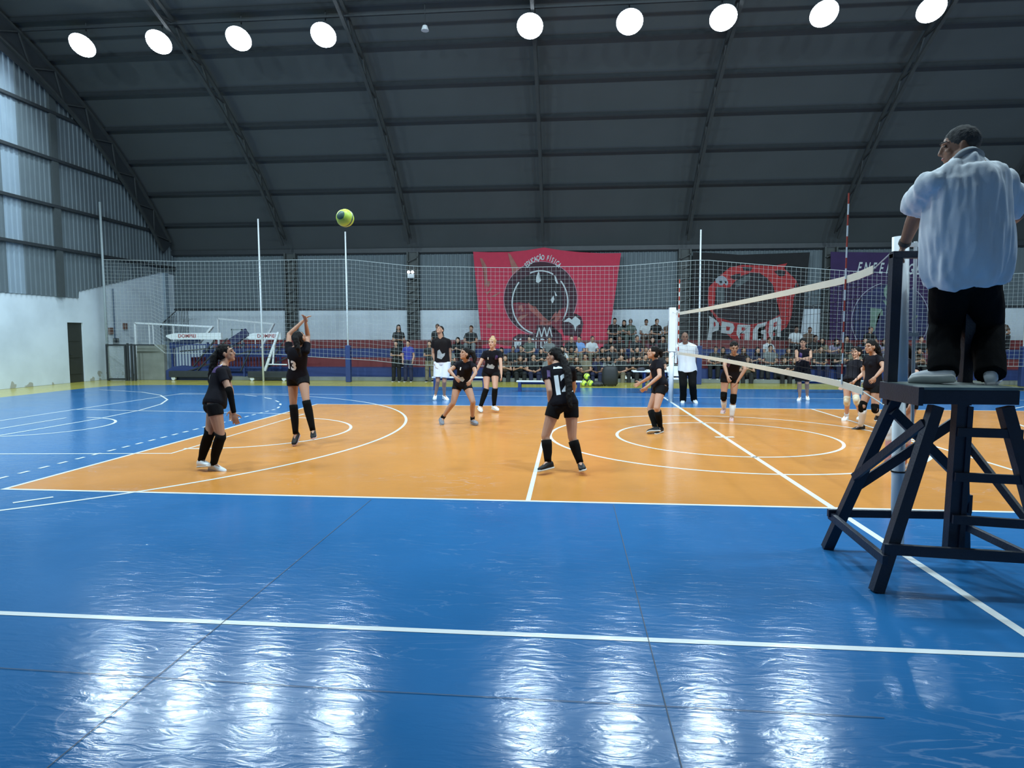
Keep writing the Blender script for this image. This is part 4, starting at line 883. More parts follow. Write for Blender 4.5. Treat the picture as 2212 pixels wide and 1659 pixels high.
def build_person(o, label, base_z=0.0, kind='f', skin='light', hair=H_DK, style='pony', tail=(), shirt=JER, sleeve=.5, sleeve_r=.058, hem=-.06, flare=.012,
                 bottoms='shorts', bmat=SHO, blen=.33, sock=(SOCK, 1.0), knee=None, shoe=SHW, sole=SOLE, voxel=.0075, arm_sleeve=None, collar=None, wr=.006,
                 face=True, group=None, curl=.5, grp_cat='person', simple=False, shirt_off=0.0, belly=0.0):
    s = o['s']; A0 = (V3(o['AL'])+V3(o['AR']))/2; B = Vector((A0.x, A0.y, base_z)) if not simple else Vector((0,0,0))
    g_ = {k: V3(o[k])-B for k in ('P','N','H','SL','EL','WL','SR','ER','WR','HL','KL','AL','TL','HR','KR','AR','TR')}
    F, R = frame(o, 'face'); L_ = V3(o['look']).normalized(); U = Vector((0,0,1)); U = (U-L_*U.dot(L_)).normalized(); X = L_.cross(U)
    sw = 1.0 if kind == 'f' else (1.15 if kind == 'm' else 1.30)
    # --- body
    mb = MB(); mb.rings(torso_rings(o, B, kind, -.14, 1.0, -.010*s, 12), 20)
    mb.cap(g_['N']-(g_['N']-g_['P']).normalized()*.04, g_['H']-U*.04-L_*.015, .054*s*(1.0 if kind == 'f' else 1.2 if kind == 'm' else 1.35), .050*s*(1 if kind == 'f' else 1.15 if kind == 'm' else 1.4))
    H = g_['H']; hs = s*(1.0 if kind != 'b' else 1.06)
    mb.ell(H+U*.02*hs-L_*.008*hs, (.074*hs,.094*hs,.100*hs), (X, L_, U))
    mb.ell(H+L_*.028*hs-U*.045*hs, (.056*hs,.062*hs,.066*hs), (X, L_, U))
    mb.ell(H+L_*.060*hs-U*.092*hs, (.028*hs,.022*hs,.022*hs), (X, L_, U))
    mb.cap(H+L_*.088*hs+U*.012*hs, H+L_*.099*hs-U*.026*hs, .009*hs, .0135*hs, 8)
    for sx in (-1, 1):
        mb.ell(H+X*sx*.076*hs-U*.008*hs-L_*.005*hs, (.010*hs,.020*hs,.031*hs), (X, L_, U), 10, 6)
        mb.ell(H+X*sx*.036*hs+L_*.066*hs-U*.022*hs, (.022*hs,.018*hs,.02*hs), (X, L_, U), 10, 6)
        mb.cap(H+X*sx*.018*hs+L_*.086*hs+U*.030*hs, H+X*sx*.048*hs+L_*.070*hs+U*.028*hs, .009*hs, .008*hs, 8)
    for k, sx in (('L', -1), ('R', 1)):
        S_, E_, W_ = g_['S'+k], g_['E'+k], g_['W'+k]
        mb.cap(g_['N']+(g_['H']-g_['N'])*.12, S_-R*sx*.03*s, .045*s*sw, .042*s*sw)
        mb.cap(S_-R*sx*.05*s, S_, .055*s*sw, .052*s*sw)
        limb(mb, S_, E_, .048*s*sw, .044*s*sw, .036*s*sw, .4); limb(mb, E_, W_, .036*s*sw, .036*s*sw, .024*s*sw, .3)
        hand(mb, W_, (W_-E_).normalized(), (g_['P'].lerp(g_['N'], .5)+F*.15-W_), s*(1 if kind == 'f' else 1.1), curl)
        Hp, K_, A_0 = g_['H'+k], g_['K'+k], g_['A'+k]; lw = 1.0 if kind == 'f' else (.95 if kind == 'm' else 1.10)
        if kind == 'b': Hp = Hp.lerp(g_['P'], .38)-Vector((0,0,.03))
        limb(mb, Hp, K_, .090*s*lw, .082*s*lw, .054*s*lw, .35)
        bk = (Hp-K_).normalized().cross(R); A1, ff, sd, nn_ = foot_axes(o, B, k)
        limb(mb, K_, A_0, .052*s*lw, .052*s*lw, .032*s*lw, .32, -ff*.018*s)
        mb.cap(A_0, A1+ff*.10*s-nn_*.055*s, .034*s, .026*s, 8)
        mb.cap(A_0-ff*.02*s, A1-ff*.03*s-nn_*.05*s, .030*s, .028*s, 8)
    if kind == 'f':
        for sx in (-1, 1): mb.ell(g_['P'].lerp(g_['N'], .70)+R*sx*.065*s+F*.075*s, (.05*s,.045*s,.05*s))
    if kind != 'b' or True:
        for sx in (-1, 1): mb.ell(g_['P']-F*.045*s+R*sx*.07*s-Vector((0,0,.03*s)), (.069*s,.067*s,.074*s))
    body = remesh(mb, 'person', SK[skin], None, voxel, 2); body.location = B; tag(body, label, grp_cat, group)
    # --- hair
    hb = MB()
    if style == 'recede':
        hb.ell(H+U*.012*hs-L_*.032*hs, (.078*hs,.078*hs,.088*hs), (X, L_, U))
    elif style == 'short':
        hb.ell(H+U*.034*hs-L_*.016*hs, (.080*hs,.098*hs,.094*hs), (X, L_, U)); hb.ell(H-U*.03*hs-L_*.045*hs, (.068*hs,.052*hs,.055*hs), (X, L_, U))
    else:
        hb.ell(H+U*.042*hs-L_*.018*hs, (.083*hs,.097*hs,.095*hs), (X, L_, U)); hb.ell(H-U*.02*hs-L_*.045*hs, (.074*hs,.060*hs,.072*hs), (X, L_, U))
    if style == 'bun': hb.ell(H+U*.135*hs-L_*.03*hs, (.045*hs,.045*hs,.036*hs), (X, L_, U))
    prev = None; tl = [H+V3(q) for q in tail]
    for i in range(len(tl)-1):
        n2 = len(tl)-1; hb.cap(tl[i], tl[i+1], (.05-.022*abs(i/n2-.3))*s, (.05-.022*abs((i+1)/n2-.3))*s*(.75 if i == n2-1 else 1))
    if style == 'long':
        hb.cap(H-L_*.05*hs, H-L_*.07*hs-Vector((0,0,.22*hs)), .075*hs, .06*hs)
        for sx in (-1, 1): hb.cap(H+X*sx*.06*hs-L_*.02*hs, H+X*sx*.075*hs-L_*.01*hs-Vector((0,0,.18*hs)), .035*hs, .03*hs)
    remesh(hb, 'hair', hair, body, max(.009, voxel), 1, wr=.010 if style not in ('short','recede') else .004, wrs=(38,38,24))
    if face and not simple:
        for sx in (-1, 1):
            e = MB(); e.ell(H+X*sx*.032*hs+L_*.079*hs+U*.010*hs, (.012*hs,.008*hs,.007*hs), (X, L_, U), 10, 6); e.build('eye', EYE, body, smooth=True)
            e = MB(); e.cap(H+X*sx*.018*hs+L_*.094*hs+U*.036*hs, H+X*sx*.050*hs+L_*.074*hs+U*.034*hs, .0045*hs, .0035*hs, 6); e.build('eyebrow', hair if hair is not H_BL else H_BR, body)
        e = MB(); e.ell(H+L_*.083*hs-U*.058*hs, (.022*hs,.010*hs,.008*hs), (X, L_, U), 10, 6); e.build('lips', LIP, body, smooth=True)
    # --- top
    tb = MB(); tb.rings(torso_rings(o, B, kind, hem, .975, .016*s, 12, flare), 24)
    if kind == 'f':
        for sx in (-1, 1): tb.ell(g_['P'].lerp(g_['N'], .70)+R*sx*.062*s+F*.078*s, (.058*s,.052*s,.062*s))
    upv = (g_['N']-g_['P']).normalized()
    for k, sx in (('L', -1), ('R', 1)):
        S_, E_ = g_['S'+k], g_['E'+k]; d = (E_-S_)
        tb.cap(g_['N']+upv*(-.012 if kind == 'f' else .004 if kind == 'm' else -.014)*s, S_-R*sx*.02*s, .057*s*sw, .058*s*sw)
        tb.cap(S_-R*sx*.08*s, S_+upv*.0, .062*s*sw, (.059 if sleeve else .052)*s*sw)
        if sleeve:
            d_ = d.normalized(); xx = d_.orthogonal().normalized(); yy = d_.cross(xx); r_ = sleeve_r*s*sw
            tb.rings([(S_-d_*.02, xx, yy, .058*s*sw, .058*s*sw), (S_+d*sleeve*.5, xx, yy, r_, r_), (S_+d*sleeve, xx, yy, r_*1.05, r_*1.05)], 16)
    if sleeve > .6 and arm_sleeve is None and kind == 'x': pass
    shirt_o = remesh(tb, 'shirt', shirt, body, max(.010, voxel), 2, wr=wr, wrs=(9,9,3) if kind != 'b' else (13,13,2.4))
    if collar:
        cb = MB(); q = g_['N']+(g_['H']-g_['N']).normalized()*(.035 if kind != 'b' else .036); d_ = (g_['H']-g_['N']).normalized(); xx = R; yy = d_.cross(xx).normalized(); cr_ = .066*s*sw*(1.0 if kind != 'b' else .98)
        cb.rings([(q-d_*.035, xx, yy, cr_*1.12, cr_*1.08), (q-d_*.0, xx, yy, cr_*.98, cr_*.96), (q+d_*.014, xx, yy, cr_*.93, cr_*.93)], 20); cb.build('collar', collar, body, smooth=True)
    # --- bottoms
    bb_ = MB(); tw = .985 if kind != 'b' else 1.0
    bb_.rings(torso_rings(o, B, kind, -.15, max(.16, hem+.06) if kind != 'b' else .02, .009*s if kind != 'b' else .0, 8), 24)
    for sx in (-1, 1): bb_.ell(g_['P']-F*.047*s+R*sx*.07*s-Vector((0,0,.03*s)), (.084*s,.082*s,.092*s))
    for k in 'LR':
        Hp, K_, A_0 = g_['H'+k], g_['K'+k], g_['A'+k]; lw = 1.0 if kind == 'f' else (1.0 if kind == 'm' else 1.18)
        def tubeit(a, b, r0, r1):
            d_ = (b-a).normalized(); xx = d_.orthogonal().normalized(); yy = d_.cross(xx); bb_.rings([(a-d_*.01, xx, yy, r0, r0), (a.lerp(b,.5), xx, yy, (r0+r1)/2, (r0+r1)/2), (b, xx, yy, r1, r1)], 18)
        if bottoms == 'shorts': tubeit(Hp, Hp.lerp(K_, blen), .101*s*lw, .094*s*lw)
        elif bottoms == 'loose': tubeit(Hp, Hp.lerp(K_, blen), .108*s*lw, .108*s*lw)
        else:
            kw = 1.0
            Ha = Hp if kind != 'b' else Hp.lerp(g_['P'], .32)-Vector((0,0,.03))
            tubeit(Ha, K_, .106*s*lw*kw, .086*s*lw*kw); bb_.cap(K_, K_, .084*s*lw*kw, .084*s*lw*kw); tubeit(K_, A_0+(A_0-K_)*.10, .084*s*lw*kw, .074*s*lw*kw)
    remesh(bb_, 'trousers' if bottoms == 'long' else 'shorts', bmat, body, max(.010, voxel), 2, wr=min(wr, .008), wrs=(8,8,5))
    # --- legs and feet
    for k in 'LR':
        K_, A_0 = g_['K'+k], g_['A'+k]; A1, ff, sd, nn_ = foot_axes(o, B, k); up_ = (K_-A_0); lw = 1.0 if kind == 'f' else .95
        if sock:
            sm, top = sock; sb = MB(); d_ = up_.normalized(); xx = sd; yy = d_.cross(xx)
            rr = [(0,.040),(.15,.043),(.35,.052),(.65,.062),(.85,.062),(1.0,.062),(1.15,.070)]; Rr = []
            for f_, r_ in rr:
                if f_ <= top+.001:
                    c_ = A_0+up_*f_ if f_ <= 1 else K_+(g_['H'+k]-K_).normalized()*.06*s
                    Rr.append((c_-ff*(.010 if .2 < f_ < .95 else 0)*s, xx, yy, r_*s*lw+.003, r_*s*lw+.003))
            if len(Rr) < 2: Rr.append((A_0+up_*top, xx, yy, .048*s*lw, .048*s*lw))
            sb.rings(Rr, 16); sb.build('sock', sm, body, smooth=True)
        if knee:
            kb = MB(); kb.cap(K_+(g_['H'+k]-K_).normalized()*.06*s+ff*.004, K_-(K_-A_0).normalized()*.07*s+ff*.004, .067*s, .064*s, 14); kb.ell(K_+ff*.028*s, (.05*s,.05*s,.06*s)); kb2 = remesh(kb, 'knee_pad', knee, body, .01, 2)
        sh = MB(); Rs = []
        for x_, w_, h_ in ((-.068,.022,.055),(-.058,.032,.085),(-.02,.037,.098),(.035,.038,.088),(.085,.043,.064),(.13,.044,.050),(.165,.036,.040),(.182,.018,.026)):
            Rs.append((A1+ff*x_*s+nn_*(-.082+h_/2)*s, sd, nn_, w_*s*1.06, h_/2*s))
        sh.rings(Rs, 14, p=2.6); sh.build('shoe', shoe, body, smooth=True)
        so = MB(); Rs = [(A1+ff*x_*s-nn_*.082*s, sd, nn_, w_*s*1.10, .013*s) for x_, w_ in ((-.074,.020),(-.06,.034),(0,.036),(.05,.038),(.10,.046),(.15,.042),(.178,.028),(.190,.012))]
        so.rings(Rs, 14, p=3); so.build('shoe_sole', sole, body, smooth=True)
    if arm_sleeve:
        for k in arm_sleeve:
            ab = MB(); E_, W_, S_ = g_['E'+k], g_['W'+k], g_['S'+k]
            ab.cap(E_+(S_-E_)*.12, E_, .045*s, .043*s); ab.cap(E_, W_-(W_-E_)*.05, .043*s, .030*s); remesh(ab, 'arm_sleeve', SOCK, body, .009, 1)
    return body, shirt_o
def project(body, target, me, name, m, origin, right, up, off=.005, depth=.3):
    """lays a flat print on the cloth of target; origin, right, up in the body's own space"""
    bm = bmesh.new(); bm.from_mesh(me); bmesh.ops.triangulate(bm, faces=bm.faces[:])
    for _ in range(2):
        lg = [e for e in bm.edges if e.calc_length() > .03]
        if lg: bmesh.ops.subdivide_edges(bm, edges=lg, cuts=1); bmesh.ops.triangulate(bm, faces=bm.faces[:])
    tr = BVHTree.FromPolygons([v.co for v in target.data.vertices], [p.vertices for p in target.data.polygons])
    n_ = right.cross(up).normalized()
    for v in bm.verts:
        p = origin+right*v.co.x+up*v.co.y; h = tr.ray_cast(p+n_*depth, -n_)
        v.co = (h[0]+n_*off) if h[0] else p
    bm.to_mesh(me); bm.free(); me.materials.clear(); me.materials.append(m)
    o = bpy.data.objects.new(name, me); C.objects.link(o); o.parent = body; return o
def printpoly(pts):
    b = MB(); b.add([(x, y, 0) for x, y in pts], [tuple(range(len(pts)))]); me = bpy.data.meshes.new('p'); me.from_pydata(b.v, [], b.f); return me
def back_print(o, bs, body_txt, side=-1, size=.22, dz=0.0, dx=0.0, m=None, name='shirt_number', poly_=None, slant=0.0):
    body, sh = bs; B = body.location; F, R = frame(o, 'sf'); P, N_ = V3(o['P'])-B, V3(o['N'])-B; up = (N_-P).normalized()
    n_ = F*side; right = up.cross(n_).normalized()
    me = text_mesh(body_txt, size, .010) if poly_ is None else printpoly(poly_)
    project(body, sh, me, name, m or M_NUM, P.lerp(N_, .62)+up*dz+right*dx, right, up)
M_NUM = mat('white_number', (.72,.78,.82), .6); M_GREYP = mat('grey_shirt_print', (.28,.31,.33), .7, var=.5, scale=15)

Q = POSES
for k_, v_ in Q['p0'].items():
    if isinstance(v_, list) and k_ != 'look': v_[2] += .022
b1 = build_person(Q['p1'], 'player in black at the left, seen from behind with a long ponytail, white shoes', tail=((-.085,-.02,.03),(-.13,-.05,-.05),(-.155,-.07,-.2),(-.17,-.08,-.36),(-.165,-.08,-.42)), hair=H_DK, skin='tan', shoe=SHW, sock=(SOCK,1.15), arm_sleeve='R')
back_print(Q['p1'], b1, '9', -1, .20, 0, .0); back_print(Q['p1'], b1, '', -1, poly_=[(-.02,-.02),(.05,.01),(.06,.04),(.0,.03)], dz=.17, dx=.10)
back_print(Q['p1'], b1, '', -1, poly_=[(.09,.06),(.16,.05),(.17,.14),(.13,.17),(.10,.13)], m=JERP, name='purple_panel')
b2 = build_person(Q['p2'], 'player in black leaping with both arms raised overhead at the left', tail=((-.02,-.06,.05),(.0,-.13,-.02),(.03,-.15,-.14),(.05,-.12,-.26)), skin='tan', hair=H_DK, shoe=SHB, sole=SHP, sock=(SOCK,1.0), hem=-.02)
back_print(Q['p2'], b2, '13', -1, .20, -.08, -.03)
b3 = build_person(Q['p3'], 'player in black in a wide stance with short black socks and grey shoes', tail=((.06,.03,.06),(.14,.03,.02),(.18,.03,-.08),(.16,.02,-.2)), skin='tan', shoe=SHG, sole=SHG, sock=(SOCK,.30))
back_print(Q['p3'], b3, '', 1, poly_=[(-.012,-.03),(.014,-.03),(.010,.03),(-.014,.028)], dz=.06, dx=-.02); back_print(Q['p3'], b3, '', 1, poly_=[(-.08,-.04),(.07,-.05),(.09,.0),(.05,.05),(-.01,.02),(-.07,.04)], m=M_GREYP, name='shirt_print', dz=-.14)
b4 = build_person(Q['p4'], 'player in black with a blonde bun, long black socks and white shoes', style='bun', hair=H_BL, skin='light', shoe=SHW, sock=(SOCK,1.0))
back_print(Q['p4'], b4, '', 1, poly_=[(-.012,-.03),(.012,-.03),(.008,.03),(-.012,.026)], dz=.03, dx=-.06); back_print(Q['p4'], b4, '', 1, poly_=[(-.09,-.05),(.08,-.06),(.10,.0),(.04,.05),(-.01,.02),(-.06,.05)], m=M_GREYP, name='shirt_print', dz=-.14)
back_print(Q['p4'], b4, '', 1, poly_=[(.09,.02),(.15,.02),(.15,.12),(.10,.12)], m=JERP, name='purple_panel')
b5 = build_person(Q['p5'], 'man in black printed t-shirt and white shorts looking up by the far sideline', kind='m', style='short', skin='tan', shirt=TEE, bottoms='loose', bmat=WSH, blen=.80, shoe=SHW, sock=None, hem=.0)
back_print(Q['p5'], b5, '', 1, poly_=[(-.10,-.10),(.02,-.14),(.10,-.05),(.12,.02),(.04,.0),(-.02,.12),(-.08,.08)], m=M_GREYP, name='shirt_print', dz=-.16)
b6 = build_person(Q['p6'], 'player in black seen from behind with a large white number, centre of the court', style='pony', tail=((.04,-.06,.05),(.12,-.15,-.04),(.17,-.27,-.18),(.19,-.36,-.34),(.19,-.42,-.48),(.21,-.45,-.58)), skin='light', shoe=SHB, sole=SOLE, sock=(SOCK,.95), blen=.42)
back_print(Q['p6'], b6, '1', -1, .34, -.10, -.06); back_print(Q['p6'], b6, '2', -1, .30, -.08, .06)
back_print(Q['p6'], b6, '', -1, poly_=[(-.08,0),(.06,-.01),(.05,.025),(.02,.015),(-.01,.03),(-.04,.018),(-.07,.035)], dz=.13, dx=.0, name='shirt_name')
back_print(Q['p6'], b6, '', -1, poly_=[(-.17,.02),(-.13,.0),(-.12,.12),(-.16,.13)], m=JERP, name='purple_panel')
b7 = build_person(Q['p7'], 'player in black in profile with joined forearms, left of the far net post', style='pony', tail=((.07,0,.06),(.13,.0,.03),(.14,.0,-.06)), skin='light', shoe=SHB, sole=SOLE, sock=(SOCK,.98), blen=.38)
b8 = build_person(Q['p8'], 'second official in white polo and black trousers standing beside the far net post', kind='m', style='recede', hair=H_DK, skin='brown', shirt=POLO, sleeve=.75, sleeve_r=.064, bottoms='long', bmat=TRO, shoe=SHW, sock=None, hem=-.04, collar=COLL, flare=.02, wr=.009)
b9 = build_person(Q['p9'], 'player in black with black knee pads and white socks running behind the net', style='pony', tail=((.03,.05,.05),(.05,.11,-.02),(.06,.12,-.12)), skin='tan', shoe=SHP, sock=(SOCW,.66), knee=SOCK)
back_print(Q['p9'], b9, '', 1, poly_=[(-.14,.0),(-.09,-.05),(-.06,.10),(-.12,.15)], m=JERP, name='purple_panel')
b10 = build_person(Q['p10'], 'player in sleeveless black top with folded arms and white shoes by the far sideline', style='pony', tail=((.0,.08,.06),(.0,.12,.0)), skin='tan', sleeve=0, bottoms='loose', blen=.85, bmat=SHO, shoe=SHW, sock=None)
back_print(Q['p10'], b10, '', 1, poly_=[(-.13,.0),(-.07,-.05),(-.05,.10),(-.11,.13)], m=JERP, name='purple_panel')
b11 = build_person(Q['p11'], 'player in black with bright forehead and white bandaged knee, right side of the net', style='pony', tail=((.07,.04,.06),(.12,.06,.0)), skin='light', shoe=SHW, sock=(SOCW,.22), knee=mat('cream_bandage', (.62,.56,.42), .8))
b12 = build_person(Q['p12'], 'crouching player in black with black knee pads, white socks and black shoes', style='pony', tail=((.07,.04,.06),(.14,.05,-.02),(.18,.05,-.16),(.19,.04,-.32)), skin='tan', shoe=SHB, sole=SOLE, sock=(SOCW,.85), knee=SOCK)
b13 = build_person(Q['p13'], 'player in black with white knee pads and pink socks hidden behind the umpire stand', style='pony', tail=((.07,.0,.06),(.13,.0,.0),(.15,.0,-.1)), skin='light', shoe=SHW, sock=(SOCP,.85), knee=SOCW)
b0 = build_person(Q['p0'], 'stout official in white polo and black trousers standing on the umpire stand', base_z=1.368, kind='b', style='short', hair=H_GR, skin='brown', shirt=POLO, sleeve=.80, sleeve_r=.072, bottoms='long', bmat=TRO, shoe=SHW, sole=SOLE, sock=None, hem=-.09, collar=COLL, flare=.050, wr=.026, voxel=.006, curl=.9)
wb_ = MB(); B = b0[0].location; E_, W_ = V3(Q['p0']['EL'])-B, V3(Q['p0']['WL'])-B; d_ = (W_-E_).normalized()
wb_.tube(W_-d_*.035, W_-d_*.005, .042, n=16); wb_.build('wristwatch', SOLD, b0[0])

# ------------------------------------------------------------------ spectators: four poses, then copied
def pose(kind):
    o = dict(s=1.0, face=-PI/2, sf=-PI/2, w=1.0, look=[0,-1,.05])
    if kind.startswith('sit'):
        o.update(P=[0,0,.11], N=[0,-.06 if kind == 'sit_a' else -.16, .60 if kind == 'sit_a' else .56], H=[.02,-.10 if kind == 'sit_a' else -.24,.76 if kind == 'sit_a' else .70])
        for k, sx in (('L', 1), ('R', -1)):
            y_ = o['N'][1]
            o['S'+k] = [sx*.165,y_+.01,.54 if kind == 'sit_a' else .50]; o['H'+k] = [sx*.095,0,.11]; o['K'+k] = [sx*.15,-.40,.15]; o['A'+k] = [sx*.13,-.39,-.26]; o['T'+k] = [sx*.14,-.56,-.33]
            o['E'+k] = [sx*.24,y_-.10,.28]; o['W'+k] = [sx*.08,-.34,.24] if kind == 'sit_a' else [sx*.06,-.45,.36]
    else:
        o.update(P=[0,0,.90], N=[0,-.01,1.40], H=[0,-.03,1.57])
        for k, sx in (('L', 1), ('R', -1)):
            o['S'+k] = [sx*.165,0,1.34]; o['H'+k] = [sx*.095,0,.90]; o['K'+k] = [sx*.11,-.02,.49]; o['A'+k] = [sx*.12,.0,.09]; o['T'+k] = [sx*.14,-.17,.02]
            o['E'+k] = [sx*.23,.02,1.07]; o['W'+k] = [sx*.21,-.08,.84] if kind == 'stand_a' else [-sx*.05,-.20,1.10]
    return o
SP = {}
for kd, st in (('sit_a', 'short'), ('sit_b', 'long'), ('stand_a', 'short'), ('stand_b', 'long')):
    SP[kd] = build_person(pose(kd), 'spectator', simple=True, kind='m' if st == 'short' else 'f', style=st, voxel=.018, bottoms='long', bmat=TRO, sock=None, shoe=SHB, shirt=TEE, face=False, sleeve=.6)[0]
CC = {'dark': (.014,.016,.018), 'black': (.006,.006,.007), 'grey': (.16,.18,.18), 'white': (.52,.56,.58), 'green': (.075,.10,.085), 'blue': (.035,.045,.30), 'pale-blue': (.16,.30,.60), 'brown': (.10,.065,.045), 'lilac': (.22,.20,.30), 'maroon': (.09,.02,.035), 'khaki': (.17,.15,.10), 'navy': (.015,.02,.06)}
CM = {k: mat('cloth_'+k, v, .8, var=.25, scale=7) for k, v in CC.items()}
used = set(); ORD = ['first','second','third','fourth','fifth','sixth','seventh','eighth','ninth','tenth','eleventh','twelfth','thirteenth','fourteenth','fifteenth','sixteenth']
counts = {}
def spectator(kd, x, y, z, top, bot, skin, hair=None, rz=0.0, sc=1.0, label=None, group=None):
    src = SP[kd]; r = src if kd not in used else src.copy()
    if kd in used: C.objects.link(r)
    kids = list(src.children) if kd in used else None
    r.location = (x, y, z); r.rotation_euler = (0, 0, rz); r.scale = (sc,)*3; r['label'] = label; r['category'] = 'person'
    if group: r['group'] = group
    new = [r]
    if kids is not None:
        for ch in kids: c_ = ch.copy(); C.objects.link(c_); c_.parent = r; new.append(c_)
    else: new += list(r.children)
    used.add(kd)
    for ob in new:
        b_ = ob.name.split('.')[0]; m_ = {'person': SK[skin], 'shirt': CM[top], 'trousers': CM[bot], 'hair': hair or H_DK}.get(b_)
        if m_:
            ob.material_slots[0].link = 'OBJECT'; ob.material_slots[0].material = m_
    return r
